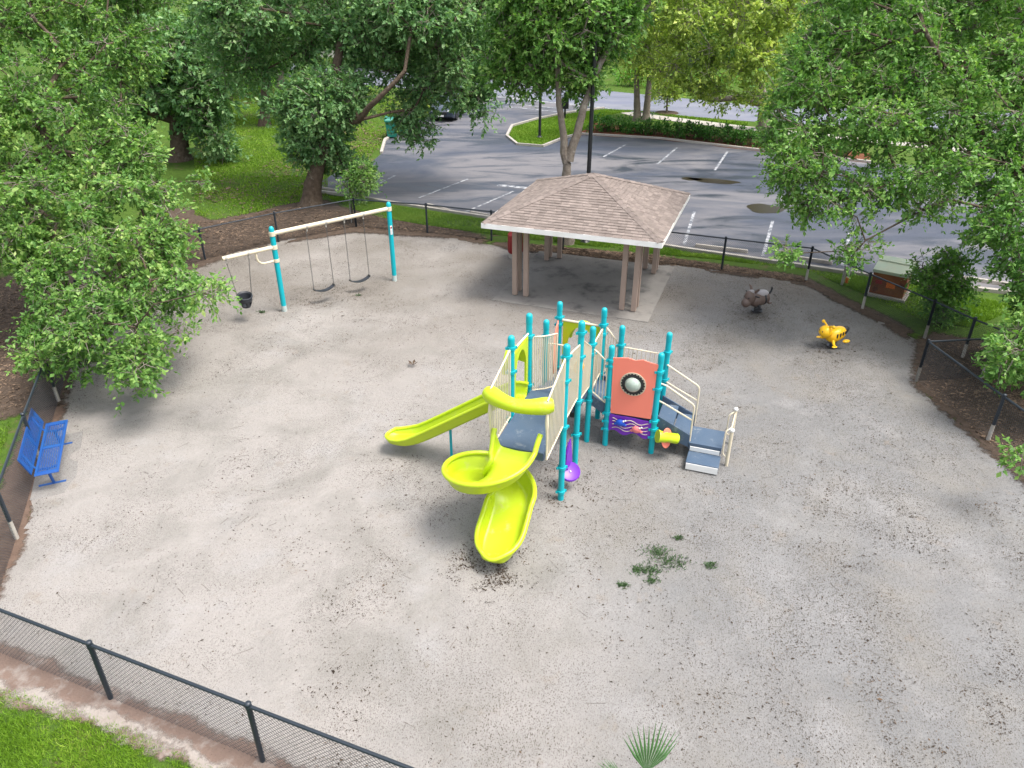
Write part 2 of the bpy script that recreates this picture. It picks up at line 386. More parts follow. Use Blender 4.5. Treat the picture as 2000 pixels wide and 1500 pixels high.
# ------------------------------------------------------------------ mesh helpers
class MB:
    """collects simple shapes; build() links them as ONE mesh object"""
    def __init__(s): s.v, s.f = [], []
    def add(s, vs, fs):
        o = len(s.v)
        s.v += [tuple(x) for x in vs]
        s.f += [tuple(i + o for i in f) for f in fs]
        return s
    def box(s, c, size, mtx=None, taper=1.0):
        x, y, z = size[0] / 2, size[1] / 2, size[2] / 2
        vs = [Vector((sx * x * (taper if sz > 0 else 1), sy * y * (taper if sz > 0 else 1), sz * z)) for sz in (-1, 1) for sy in (-1, 1) for sx in (-1, 1)]
        if mtx is not None: vs = [mtx @ p for p in vs]
        c = Vector(c)
        return s.add([p + c for p in vs], [(0, 2, 3, 1), (4, 5, 7, 6), (0, 1, 5, 4), (2, 6, 7, 3), (0, 4, 6, 2), (1, 3, 7, 5)])
    def tube(s, pts, rad, n=10, cap=True, closed=False):
        pts = [Vector(p) for p in pts]
        N = len(pts)
        rad = [rad] * N if isinstance(rad, (int, float)) else rad
        t0 = (pts[1] - pts[0]).normalized()
        a = t0.orthogonal().normalized()
        vs = []
        for i, p in enumerate(pts):
            if closed: t = (pts[(i + 1) % N] - pts[i - 1])
            else: t = (pts[min(i + 1, N - 1)] - pts[max(i - 1, 0)])
            t.normalize()
            a = (a - t * a.dot(t)); a.normalize()
            b = t.cross(a)
            for k in range(n):
                th = 2 * math.pi * k / n
                vs.append(p + (a * math.cos(th) + b * math.sin(th)) * rad[i])
        fs = []
        for i in range(N if closed else N - 1):
            j = (i + 1) % N
            for k in range(n):
                k2 = (k + 1) % n
                fs.append((i * n + k, i * n + k2, j * n + k2, j * n + k))
        if cap and not closed:
            fs.append(tuple(reversed(range(n)))); fs.append(tuple((N - 1) * n + k for k in range(n)))
        return s.add(vs, fs)
    def lathe(s, prof, n=16, o=(0, 0, 0), axis=(0, 0, 1)):
        o = Vector(o); q = Vector((0, 0, 1)).rotation_difference(Vector(axis).normalized())
        vs, fs = [], []
        for r, z in prof:
            for k in range(n):
                th = 2 * math.pi * k / n
                vs.append(o + q @ Vector((r * math.cos(th), r * math.sin(th), z)))
        for i in range(len(prof) - 1):
            for k in range(n):
                k2 = (k + 1) % n
                fs.append((i * n + k, i * n + k2, (i + 1) * n + k2, (i + 1) * n + k))
        fs.append(tuple(reversed(range(n)))); fs.append(tuple((len(prof) - 1) * n + k for k in range(n)))
        return s.add(vs, fs)
    def ball(s, c, r, n=14, m=9, mtx=None):
        r = (r, r, r) if isinstance(r, (int, float)) else r
        c = Vector(c)
        vs, fs = [], []
        for i in range(m + 1):
            ph = math.pi * i / m
            for k in range(n):
                th = 2 * math.pi * k / n
                p = Vector((r[0] * math.sin(ph) * math.cos(th), r[1] * math.sin(ph) * math.sin(th), r[2] * math.cos(ph)))
                vs.append(c + (mtx @ p if mtx is not None else p))
        for i in range(m):
            for k in range(n):
                k2 = (k + 1) % n
                fs.append((i * n + k, (i + 1) * n + k, (i + 1) * n + k2, i * n + k2))
        return s.add(vs, fs)
    def plate(s, poly, o, ax, ay, th):
        """2-D outline in the plane (ax, ay) through o, thickened by th along the normal"""
        o, ax, ay = Vector(o), Vector(ax).normalized(), Vector(ay).normalized()
        nn = ax.cross(ay)
        P = [o + ax * x + ay * y for x, y in poly]
        n = len(P)
        vs = [p - nn * th / 2 for p in P] + [p + nn * th / 2 for p in P]
        fs = [tuple(reversed(range(n))), tuple(range(n, 2 * n))] + [(i, (i + 1) % n, n + (i + 1) % n, n + i) for i in range(n)]
        return s.add(vs, fs)
    def mesh(s, name, m, smooth=True, bevel=0.0):
        me = bpy.data.meshes.new(name)
        me.from_pydata(s.v, [], s.f)
        bm = bmesh.new(); bm.from_mesh(me)
        bmesh.ops.remove_doubles(bm, verts=bm.verts, dist=1e-5)
        bmesh.ops.recalc_face_normals(bm, faces=bm.faces)
        if bevel > 0:
            ed = [e for e in bm.edges if len(e.link_faces) == 2 and e.calc_face_angle(0) > 0.6]
            bmesh.ops.bevel(bm, geom=ed, offset=bevel, segments=2, profile=0.6, affect='EDGES', clamp_overlap=True)
        if smooth:
            for f in bm.faces: f.smooth = True
            for e in bm.edges:
                if len(e.link_faces) == 2 and e.calc_face_angle(0) > 0.7: e.smooth = False
        bm.to_mesh(me); bm.free()
        me.materials.append(m if not isinstance(m, str) else M[m])
        return me
    def build(s, name, m, parent=None, smooth=True, bevel=0.0):
        return link(name, s.mesh(name, m, smooth, bevel), parent)

def link(name, me, parent=None):
    o = bpy.data.objects.new(name, me)
    sc.collection.objects.link(o)
    if parent is not None: o.parent = parent
    return o
def tag(o, label=None, cat=None, group=None, kind=None):
    if label: o["label"] = label
    if cat: o["category"] = cat
    if group: o["group"] = group
    if kind: o["kind"] = kind
    return o
def thing(name, label, cat, loc=(0, 0, 0), rz=0.0, group=None):
    o = bpy.data.objects.new(name, None)
    sc.collection.objects.link(o)
    o.location = loc; o.rotation_euler = (0, 0, rz)
    o.empty_display_size = 0.2
    return tag(o, label, cat, group)

def np_mesh(name, V, F, m, parent=None, smooth=False):
    """fast mesh of equal-sided faces from numpy arrays"""
    me = bpy.data.meshes.new(name)
    k = F.shape[1]
    me.vertices.add(len(V)); me.vertices.foreach_set("co", np.ascontiguousarray(V, dtype=np.float32).ravel())
    me.loops.add(F.size); me.loops.foreach_set("vertex_index", np.ascontiguousarray(F, dtype=np.int32).ravel())
    me.polygons.add(len(F)); me.polygons.foreach_set("loop_start", np.arange(0, F.size, k, dtype=np.int32))
    me.update(calc_edges=True)
    me.materials.append(m)
    return link(name, me, parent)
def leaf_quads(C, A, N, L, W):
    """leaf-shaped quads: centres of the leaf base C, axis A, normal N, length L, width W"""
    A = A / np.linalg.norm(A, axis=1, keepdims=True)
    S = np.cross(A, N); S /= np.linalg.norm(S, axis=1, keepdims=True) + 1e-9
    U = np.cross(S, A)
    L, W = L[:, None], W[:, None]
    V = np.stack([C, C + A * L * 0.5 + S * W * 0.5 + U * L * 0.06, C + A * L, C + A * L * 0.5 - S * W * 0.5 + U * L * 0.06], axis=1).reshape(-1, 3)
    return V, np.arange(len(V)).reshape(-1, 4)

def poly_jitter(pts, step, amp, seed=0):
    """subdivide an outline and make it wander"""
    r = random.Random(seed)
    o = []
    n = len(pts)
    for i in range(n):
        a, b = Vector(pts[i][:2]), Vector(pts[(i + 1) % n][:2])
        k = max(1, int((b - a).length / step))
        nn = Vector((-(b - a).y, (b - a).x)).normalized() if (b - a).length > 0 else Vector((0, 0))
        for j in range(k):
            o.append(a.lerp(b, j / k) + nn * (r.uniform(-amp, amp) if j else 0))
    return o
def inside(P, poly):
    """points (N,2) in polygon"""
    x, y = P[:, 0], P[:, 1]
    r = np.zeros(len(P), bool)
    n = len(poly)
    for i in range(n):
        x1, y1 = poly[i][0], poly[i][1]; x2, y2 = poly[(i + 1) % n][0], poly[(i + 1) % n][1]
        c = ((y1 > y) != (y2 > y)) & (x < (x2 - x1) * (y - y1) / (y2 - y1 + 1e-12) + x1)
        r ^= c
    return r
def sheet(name, pts, z, m, step=0.5, amp=0.05, seed=0, parent=None, kind='structure'):
    pl = poly_jitter(pts, step, amp, seed)
    V, F = cdt(pl, [])
    F = F[inside(V[F].mean(1), pl)]
    F = ccw(V, F)
    o = np_mesh(name, np.column_stack([V, np.full(len(V), z)]), F, m, parent)
    if parent is None: tag(o, kind=kind)
    return o
def bed(name, pts, z, m, fade=0.5, seed=0, grid=0.3):
    """loose material thinning out towards its edge: the 'cover' attribute is 0 at the outline, 1 inside"""
    pl = poly_jitter(pts, 0.4, 0.08, seed)
    A = np.array([tuple(p) for p in pl]); lo, hi = A.min(0), A.max(0)
    gx, gy = np.meshgrid(np.arange(lo[0], hi[0], grid), np.arange(lo[1], hi[1], grid))
    q = np.stack([gx.ravel(), gy.ravel()], 1); q = q[inside(q, pl)]
    V, F = cdt(pl, q.tolist())
    F = ccw(V, F[inside(V[F].mean(1), pl)])
    B = np.roll(A, -1, 0); d = np.full(len(V), 1e9)
    for a, b in zip(A, B):
        ab = b - a; t = np.clip(((V - a) @ ab) / (ab @ ab + 1e-9), 0, 1)
        d = np.minimum(d, np.linalg.norm(V - a - t[:, None] * ab, axis=1))
    o = np_mesh(name, np.column_stack([V, np.full(len(V), z)]), F, m)
    at = o.data.attributes.new("cover", 'FLOAT', 'POINT'); at.data.foreach_set("value", np.clip(d / fade, 0, 1).astype(np.float32))
    return tag(o, kind='structure')
def ragged(m, scale=7.0):
    """let a material break up into crumbs where its 'cover' attribute falls"""
    t = m.node_tree; outn = t.nodes["Material Output"]; src = outn.inputs["Surface"].links[0].from_socket
    at = t.nodes.new("ShaderNodeAttribute"); at.attribute_name = "cover"
    tc = t.nodes.new("ShaderNodeTexCoord"); nz = t.nodes.new("ShaderNodeTexNoise")
    nz.inputs["Scale"].default_value = scale; nz.inputs["Detail"].default_value = 8; nz.inputs["Roughness"].default_value = 0.75
    t.links.new(tc.outputs["Object"], nz.inputs["Vector"])
    ad = t.nodes.new("ShaderNodeMath"); ad.operation = 'ADD'
    t.links.new(at.outputs["Fac"], ad.inputs[0]); t.links.new(nz.outputs["Fac"], ad.inputs[1])
    mr = t.nodes.new("ShaderNodeMapRange"); mr.inputs["From Min"].default_value = 0.72; mr.inputs["From Max"].default_value = 0.95
    t.links.new(ad.outputs[0], mr.inputs["Value"])
    tr = t.nodes.new("ShaderNodeBsdfTransparent"); ms = t.nodes.new("ShaderNodeMixShader")
    t.links.new(mr.outputs[0], ms.inputs[0]); t.links.new(tr.outputs[0], ms.inputs[1]); t.links.new(src, ms.inputs[2])
    t.links.new(ms.outputs[0], outn.inputs["Surface"])
    return m
def ccw(V, F):
    a, b = V[F[:, 1]] - V[F[:, 0]], V[F[:, 2]] - V[F[:, 0]]
    fl = (a[:, 0] * b[:, 1] - a[:, 1] * b[:, 0]) < 0
    F[fl] = F[fl][:, ::-1]
    return F
def vnoise(x, y, s, seed=0):
    """cheap smooth value noise, 0..1"""
    r = np.random.default_rng(seed); T = r.random((64, 64))
    fx, fy = x * s + 100, y * s + 100
    ix, iy = np.floor(fx).astype(int), np.floor(fy).astype(int)
    tx, ty = fx - ix, fy - iy
    tx, ty = tx * tx * (3 - 2 * tx), ty * ty * (3 - 2 * ty)
    g = lambda a, b: T[a % 64, b % 64]
    return (g(ix, iy) * (1 - tx) + g(ix + 1, iy) * tx) * (1 - ty) + (g(ix, iy + 1) * (1 - tx) + g(ix + 1, iy + 1) * tx) * ty

# ================================================================== SETTING
g2 = lambda u, v: G(u, v).to_2d()
SAND = [(-8.62, 8.2), (-9.15, 10.7), (-11.1, 15.8), (-12.3, 19.2), g2(385, 520), g2(440, 500), g2(560, 468), g2(690, 448), g2(840, 458), g2(960, 478),
        (0.2, 27.0), (1.6, 26.5), (4.8, 25.5), (7.4, 24.6), (9.9, 23.45), (10.8, 21.2), (11.6, 19.0), (10.3, 16.6), (10.55, 13.6), (10.9, 10.5), (11.4, 3.0), (3.6, 3.3), (-3.42, 6.14), (-5.9, 7.12)]
SANDJ = poly_jitter(SAND, 0.3, 0.07, 3)
def sand_z(x, y):
    z = 0.05 * (vnoise(x, y, 0.55, 1) - 0.5) + 0.03 * (vnoise(x, y, 1.7, 2) - 0.5) + 0.034 * (vnoise(x, y, 3.4, 3) - 0.5) * np.clip(vnoise(x, y, 0.4, 5) * 2 - 0.4, 0.1, 1)
    for cx, cy, r, dz in HOLLOWS:
        q = ((x - cx) ** 2 + (y - cy) ** 2) / r ** 2
        z = z - dz * np.exp(-q) + dz * 0.5 * np.exp(-((np.sqrt(q) - 1.7) ** 2) * 3)
    return z
HOLLOWS = [(0.0, 9.95, 0.55, 0.07), (-2.95, 13.75, 0.4, 0.05), (-5.98, 22.05, 0.5, 0.07), (-4.95, 22.9, 0.5, 0.07), (-7.9, 20.4, 0.4, 0.05), (7.55, 21.2, 0.6, 0.04), (8.95, 18.75, 0.6, 0.04)]
def cdt(boundary, inner, hole=None):
    vs = [Vector(p[:2]) for p in boundary]; nb = len(vs)
    ed = [(i, (i + 1) % nb) for i in range(nb)]
    if hole is not None:
        o = len(vs); vs += [Vector(p[:2]) for p in hole]
        ed += [(o + i, o + (i + 1) % len(hole)) for i in range(len(hole))]
    vs += [Vector(p) for p in inner]
    V, E_, F, *_ = delaunay_2d_cdt(vs, ed, [], 0, 1e-5)
    V = np.array([(p.x, p.y) for p in V])
    F = np.array([f for f in F if len(f) == 3])
    return V, F
gx, gy = np.meshgrid(np.arange(-13, 12.6, 0.125), np.arange(3, 30, 0.125))
gp = np.stack([gx.ravel(), gy.ravel()], 1) + rng.uniform(-0.05, 0.05, (gx.size, 2))
gp = gp[inside(gp, SANDJ)]
V, F = cdt(SANDJ, gp.tolist())
F = F[inside(V[F].mean(1), SANDJ)]
F = ccw(V, F)
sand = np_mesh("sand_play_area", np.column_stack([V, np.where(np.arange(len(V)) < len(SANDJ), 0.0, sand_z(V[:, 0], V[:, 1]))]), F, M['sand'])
tag(sand, kind='structure')
sand.data.polygons.foreach_set("use_smooth", np.ones(len(F), bool))

# ground: one grass sheet to the horizon, opened where the sand lies
OUT = [(-400, -60), (400, -60), (400, 700), (-400, 700)]
V, F = cdt(OUT, [], SANDJ)
F = F[~inside(V[F].mean(1), SANDJ)]
F = ccw(V, F)
bz = np.zeros(len(V))
ground = np_mesh("ground", np.column_stack([V, bz]), F, M['lawn'])
tag(ground, kind='structure')

# parking lot, drive, road, walk
LOT = [g2(600, 372), g2(690, 384), g2(770, 398), g2(940, 424), g2(1330, 487), g2(1560, 520), g2(1780, 552), g2(2050, 582), (60, 8), (60, 30), g2(1700, 318), g2(1460, 292), g2(1290, 272), g2(1135, 263),
       g2(1100, 272), g2(1060, 288), g2(1010, 284), g2(990, 268), g2(1000, 248), g2(1050, 234), g2(1110, 222), g2(1180, 213), g2(1060, 196), g2(930, 182), g2(850, 190), g2(835, 228), g2(770, 262), g2(752, 275), g2(745, 300), g2(725, 318), g2(660, 335)]
lot = sheet("parking_lot", LOT, 0.010, M['asphalt'], 1.2, 0.06, 5)
ROAD = [g2(560, 150), g2(930, 186), g2(1180, 216), g2(1480, 238), (95, 30), (100, 44), g2(1480, 206), g2(1190, 178), g2(900, 150), g2(560, 122)]
road = sheet("road", ROAD, 0.006, M['road'], 3, 0.05, 6)
tag(sheet("footpath", [g2(1205, 219), g2(1240, 220), g2(1450, 246), (60, 24), (60, 22.4), g2(1450, 254), g2(1235, 227)], 0.014, M['concrete'], 2, 0.01, 7), kind='structure')
tag(sheet("hedge_bed", [g2(1120, 268), g2(1160, 240), g2(1460, 272), g2(1700, 300), g2(1700, 319), g2(1460, 293), g2(1290, 273), g2(1140, 264)], 0.018, M['redmulch'], 0.8, 0.12, 8), kind='structure')
MULCH = ragged(mat("leaf_mulch", (0.105, 0.078, 0.06), 0.95, (0.055, 0.04, 0.03), 5.0, 0.7, bump=0.8, bscale=28, spec=0.1, wear=(0.17, 0.125, 0.09), wscale=12, wamt=0.58))
RUSTY = ragged(mat("rusty_soil", (0.15, 0.105, 0.08), 0.95, (0.10, 0.066, 0.05), 4.0, 0.7, bump=0.6, bscale=25, spec=0.1), 5.0)
SOIL = ragged(mat("sandy_soil", (0.175, 0.122, 0.096), 0.95, (0.125, 0.084, 0.066), 2.0, 0.7, bump=0.6, bscale=25, wear=(0.24, 0.205, 0.18), wscale=1.6, wamt=0.5), 5.0)
PALE = ragged(mat("pale_sand_ridge", (0.30, 0.27, 0.245), 0.95, (0.24, 0.20, 0.17), 4.0, 0.7, bump=0.6, bscale=25), 6.0)
bed("mulch_bed", [g2(320, 560), g2(388, 530), g2(440, 512), g2(560, 480), g2(690, 459), g2(840, 468), g2(965, 486), g2(955, 455), g2(820, 432), g2(700, 408), g2(640, 385), g2(560, 395), g2(500, 410), g2(420, 426), g2(380, 400), g2(300, 410), g2(240, 500)], 0.012, MULCH, 0.9, 9)
bed("mulch_bed", [(-10.6, 15.4), (-11.7, 19.2), g2(345, 555), g2(180, 510), (-17.5, 25), (-18.5, 17), (-13.5, 13.8)], 0.016, MULCH, 0.8, 10)
bed("mulch_bed", [(9.9, 16.6), (10.8, 18.3), (11.3, 19.4), (12.3, 20.0), (14.4, 18.9), (15.9, 14), (14.3, 9), (12.6, 3), (10.9, 3), (10.5, 10.5), (10.15, 13.7)], 0.012, MULCH, 0.8, 11)
bed("mulch_strip", [(7.4, 24.1), (4.9, 25.0), (1.7, 26.0), (0.1, 26.5), (-1.0, 27.2), (-0.9, 28.0), (0.3, 27.8), (1.9, 27.4), (5.0, 26.5), (7.5, 25.5), (10.2, 24.3), (11.2, 21.8), (12.0, 19.7), (11.2, 18.8), (10.4, 21.1), (9.6, 23.1)], 0.012, MULCH, 0.6, 12)
bed("bare_soil_strip", [(-9.4, 8.8), (-8.3, 8.5), (-5.78, 7.55), (-3.28, 6.57), (1.6, 4.6), (1.2, 3.95), (-3.6, 5.75), (-5.9, 6.7), (-9.3, 7.45)], 0.026, SOIL, 0.45, 13, 0.15)
bed("bare_soil_strip", [(-8.2, 8.2), (-8.9, 10.7), (-10.8, 15.9), (-11.9, 15.6), (-10.2, 11.2), (-9.4, 8.6)], 0.008, RUSTY, 0.5, 14, 0.15)
bed("pale_sand_ridge", [(-9.0, 8.0), (-6.0, 7.22), (-3.7, 6.27), (1.2, 4.4), (1.1, 4.05), (-3.8, 5.9), (-6.1, 6.85), (-9.1, 7.6)], 0.031, PALE, 0.35, 15, 0.12)
# kerbs
def strip_path(name, pts, wdt, h, m, parent=None):
    pts = [Vector((p[0], p[1], 0)) for p in pts]
    mb = MB()
    L, Rr = [], []
    for i, p in enumerate(pts):
        t = (pts[min(i + 1, len(pts) - 1)] - pts[max(i - 1, 0)]).normalized()
        nn = Vector((-t.y, t.x, 0)) * wdt / 2
        L.append(p + nn); Rr.append(p - nn)
    up = Vector((0, 0, h))
    vs, fs = [], []
    for a, b in zip(L, Rr): vs += [a, a + up, b + up, b]
    for i in range(len(pts) - 1):
        for k in range(4):
            fs.append((i * 4 + k, i * 4 + (k + 1) % 4, i * 4 + 4 + (k + 1) % 4, i * 4 + 4 + k))
    fs += [(0, 1, 2, 3), tuple(len(vs) - 4 + k for k in (3, 2, 1, 0))]
    mb.add(vs, fs)
    return mb.build(name, m, parent, smooth=False)
for pts in ([g2(600, 373), g2(690, 385), g2(770, 399), g2(940, 425), g2(1330, 488), g2(1560, 521), g2(1780, 553), g2(2050, 583)],
            [g2(1135, 262), g2(1100, 271), g2(1060, 287), g2(1010, 283), g2(990, 267), g2(1000, 247), g2(1050, 233), g2(1110, 221), g2(1180, 212)],
            [g2(745, 300), g2(752, 275), g2(770, 262)], [g2(1135, 263), g2(1290, 272), g2(1460, 292), g2(1700, 318)]):
    tag(strip_path("kerb", pts, 0.16, 0.12, M['concrete']), kind='structure')
# painted lines on the lot (parts of the lot)
def line(a, b, wd, parent=lot, z=0.016, name="parking_line"):
    a, b = Vector(a), Vector(b)
    t = (b - a).normalized(); nn = Vector((-t.y, t.x)) * wd / 2
    me = bpy.data.meshes.new(name)
    me.from_pydata([(*(a + nn), z), (*(a - nn), z), (*(b - nn), z), (*(b + nn), z)], [], [(0, 1, 2, 3)])
    me.materials.append(M['paint'])
    return link(name, me, parent)
for a, b in (((1356, 414), (1336, 479)), ((1509, 432), (1490, 501)), ((727, 366), (772, 343)), ((818, 387), (914, 350)), ((903, 417), (1003, 374)), ((1178, 307), (1222, 283)), ((1284, 321), (1322, 289)), ((1396, 333), (1421, 296)), ((1660, 455), (1645, 520))):
    line(g2(*a), g2(*b), 0.12)
line(g2(972, 362), g2(1034, 368), 0.35)  # short broad pale patch on the lot, separate from the stall lines
line(g2(950, 187), g2(1200, 213), 0.45, road, 0.015, "stop_line")
line(g2(965, 199), g2(1090, 212), 0.22, lot, 0.016, "stop_line")
line(g2(985, 208), g2(1092, 219), 0.22, lot, 0.016, "stop_line")
def puddle(c, a, b, rz, seed):
    r = random.Random(seed)
    mb = MB(); n = 28
    ph = [r.uniform(0, 6.28) for _ in range(3)]
    pts = []
    for k in range(n):
        th = 2 * math.pi * k / n
        s = 1 + 0.08 * math.sin(3 * th + ph[0]) + 0.05 * math.sin(5 * th + ph[1])
        x, y = a * s * math.cos(th), b * s * math.sin(th)
        pts.append((c[0] + x * math.cos(rz) - y * math.sin(rz), c[1] + x * math.sin(rz) + y * math.cos(rz), 0.018))
    me = bpy.data.meshes.new("puddle"); me.from_pydata(pts, [], [tuple(range(n))]); me.materials.append(M['puddle'])
    return link("puddle", me, lot)
puddle(g2(1494, 408), 0.78, 0.72, -0.3, 1)
puddle(g2(1395, 354), 1.2, 0.45, -0.35, 2)
puddle(g2(1350, 350), 0.5, 0.3, -0.3, 3)

# ================================================================== CHAIN-LINK FENCES
def fence(label, posts, top=1.17, feet=False, mesh=True, group="black chain link fence around the sand"):
    root = thing("chain_link_fence", label, "fence", (posts[0][0], posts[0][1], 0), 0, group)
    o = Vector((posts[0][0], posts[0][1], 0))
    P_ = [Vector((p[0], p[1], 0)) - o for p in posts]
    up = Vector((0, 0, 1))
    pm = MB().tube([(0, 0, -0.05), (0, 0, top)], 0.038, 10).ball((0, 0, top + 0.012), (0.046, 0.046, 0.035)).lathe([(0.045, top - 0.07), (0.045, top - 0.03)], 10).mesh("post", 'fence')
    fm = MB().lathe([(0.043, -0.03), (0.041, 0.36), (0.039, 0.42)], 10).mesh("post_foot", 'sleeve')
    for p in P_:
        q = link("post", pm, root); q.location = p
        if feet:
            s_ = link("post_foot", fm, q)
    for a, b in zip(P_, P_[1:]):
        MB().tube([a + up * (top - 0.03), b + up * (top - 0.03)], 0.026, 8).build("top_rail", 'fence', root)
    if mesh:
        V, F = [], []
        for a, b in zip(P_, P_[1:]):
            Ln = (b - a).length; t = (b - a) / Ln; nn = Vector((-t.y, t.x, 0))
            h0, h1 = 0.03, top - 0.04; H = h1 - h0
            for sgn in (1, -1):
                x = -H
                while x < Ln:
                    s0, s1 = max(x, 0), min(x + H, Ln)
                    if s1 - s0 > 0.03:
                        z0, z1 = (h0 + s0 - x, h0 + s1 - x)
                        if sgn < 0: z0, z1 = h1 + h0 - z0, h1 + h0 - z1
                        p0 = a + t * s0 + up * z0 + nn * 0.004 * sgn; p1 = a + t * s1 + up * z1 + nn * 0.004 * sgn
                        dd = (p1 - p0).normalized(); e1 = nn; e2 = dd.cross(nn)
                        k = len(V)
                        for p in (p0, p1):
                            for th in (0, 2.094, 4.189):
                                V.append(p + (e1 * math.cos(th) + e2 * math.sin(th)) * 0.0031)
                        F += [(k, k + 1, k + 4, k + 3), (k + 1, k + 2, k + 5, k + 4), (k + 2, k, k + 3, k + 5)]
                    x += 0.072
        w_ = np_mesh("wire_mesh", np.array([tuple(p) for p in V]), np.array(F), M['fence'], root)
        tag(w_, kind='stuff')
    return root
s_ = Vector((2.5, -0.98)) / 2.685
b1 = Vector((-5.86, 7.25))
corner = b1 - s_ * 2.69
fence("black chain link fence across the near left corner, beside the bright lawn", [corner, b1, b1 + s_ * 2.69, b1 + s_ * 5.37, b1 + s_ * 8.05])
fence("black chain link fence running behind the blue bench at the left", [corner, (-9.25, 10.74), (-10.2, 13.25), (-11.11, 15.75), (-12.05, 18.25), (-12.9, 20.7)], feet=True)
cL = G(388, 446, 1.17); cM = G(535, 415, 1.17); cR = G(690, 388, 1.17)
fence("black chain link fence behind the swings, in front of the big oak trunk", [(-12.9, 20.7), (-12.3, 23.3), cL.to_2d(), cM.to_2d(), cR.to_2d()])
fence("long black chain link fence between the pavilion and the parking lot", [cR.to_2d(), (-3.36, 28.82), (-0.79, 27.88), (1.9, 26.85), (4.6, 25.8), (7.33, 24.74), (9.94, 23.73)])
fence("angled black chain link fence beside the rusty utility box", [(9.94, 23.73), (10.88, 21.37), (11.8, 19.27)], feet=True)
fence("short black chain link fence spur past the gap, farther from camera", [(11.8, 19.27), G(1905, 622, 1.17).to_2d(), G(2010, 664, 1.17).to_2d(), G(2110, 700, 1.17).to_2d()], feet=True)
fence("short black chain link fence spur past the gap, nearer the camera", [(10.38, 16.75), G(1945, 659, 1.17).to_2d(), G(2080, 662, 1.17).to_2d()], feet=True)
fence("black chain link fence along the right side under the oak branches", [(10.38, 16.75), (10.72, 14.04), (11.1, 11.35), (11.5, 8.7)], feet=True)

# ================================================================== PAVILION
e1 = Vector((0.941, -0.3385, 0)); e2 = Vector((0.3385, 0.941, 0))
gz = math.atan2(e1.y, e1.x)
pav = thing("picnic_pavilion", "open square pavilion with brown shingle hip roof and taupe posts", "pavilion", (2.55, 23.52, 0), gz)
HS = 2.685; EZ, AZ_ = 2.56, 3.62
def slab_mb():
    mb = MB()
    mb.box((0, -0.05, -0.045), (5.0, 4.9, 0.16))
    return mb
slab_mb().build("slab", mat("dusty_slab", (0.235, 0.22, 0.20), 0.95, (0.165, 0.152, 0.138), 0.9, 0.7, bump=0.4, bscale=20, wear=(0.10, 0.095, 0.09), wscale=0.9, wamt=0.52), pav, smooth=False, bevel=0.02)
pmesh = MB().box((0, 0, 1.27), (0.15, 0.15, 2.42)).mesh("post", 'taupe', False, 0.008)
for cx, cy in ((-1, -1), (1, -1), (-1, 1), (1, 1)):
    for ox, oy in ((0, 0), (1, 0), (0, 1)):
        q = link("post", pmesh, pav)
        q.location = (cx * (1.93 - 0.37 * ox), cy * (1.88 - 0.37 * oy), 0)
for cx, cy, sx, sy in ((0, -1.88, 4.2, 0.1), (0, 1.88, 4.2, 0.1), (-1.93, 0, 0.1, 3.66), (1.93, 0, 0.1, 3.66)):
    MB().box((cx, cy, 2.4), (sx, sy, 0.2)).build("beam", 'taupe', pav, False, 0.006)
rf = MB().add([(-HS, -HS, EZ), (HS, -HS, EZ), (HS, HS, EZ), (-HS, HS, EZ), (0, 0, AZ_)], [(0, 1, 4), (1, 2, 4), (2, 3, 4), (3, 0, 4), (3, 2, 1, 0)]).build("roof", 'roofdeck', pav, False)
for k in range(4):
    a = k * math.pi / 2
    m_ = Matrix.Rotation(a, 3, 'Z')
    MB().box(m_ @ Vector((0, -HS - 0.018, EZ - 0.07)), (2 * HS + 0.072 if k % 2 == 0 else 2 * HS, 0.036, 0.155), m_).build("fascia", 'fascia', pav, False, 0.004)
# shingles: courses of tabs on each face; 300 as single pieces, the others joined
SL = math.hypot(HS, AZ_ - EZ)
rows, made = 23, 0
rest = MB()
fullmesh = {}
singles = []
for face in (0, 1, 3, 2):
    fm_ = Matrix.Rotation(face * math.pi / 2, 3, 'Z')
    sdirv = Vector((0, HS, AZ_ - EZ)).normalized()                   # up the slope
    nrm = Vector((0, -(AZ_ - EZ), HS)).normalized()
    for r_ in range(rows):
        s0, s1 = SL * r_ / rows - (0.03 if r_ == 0 else 0), SL * (r_ + 1) / rows + 0.01
        hw0, hw1 = HS * (1 - max(s0, 0) / SL) + 0.02, max(HS * (1 - s1 / SL), 0)
        x = -hw0 - random.uniform(0, 0.25)
        while x < hw0:
            wd = random.choice((0.17, 0.22, 0.22, 0.28))
            x0, x1 = x + 0.004, x + wd - 0.004
            x += wd
            q = [(max(x0, -hw0), s0), (min(x1, hw0), s0), (min(max(x1, -hw1), hw1), s1), (max(min(x0, hw1), -hw1), s1)]
            if q[1][0] - q[0][0] < 0.02: continue
            th = random.uniform(0.011, 0.02)
            base = lambda p, h: Vector((p[0], -HS, EZ)) + sdirv * p[1] + nrm * h
            vs = [base(q[0], 0.002), base(q[1], 0.002), base(q[2], 0.002), base(q[3], 0.002), base(q[0], th + 0.006), base(q[1], th + 0.006), base(q[2], 0.006), base(q[3], 0.006)]
            vs = [fm_ @ p for p in vs]
            fs = [(4, 5, 6, 7), (0, 1, 5, 4), (1, 2, 6, 5), (3, 0, 4, 7)]
            if face == 0 or (face == 1 and made < 300):
                if made < 300:
                    me = bpy.data.meshes.new("shingle"); me.from_pydata([tuple(p) for p in vs], [], fs); me.materials.append(M['shingle'])
                    link("shingle", me, rf); made += 1
                    continue
            rest.add(vs, fs)
me = bpy.data.meshes.new("shingles"); me.from_pydata(rest.v, [], rest.f); me.materials.append(M['shingle'])
tag(link("shingles", me, rf), kind='stuff')
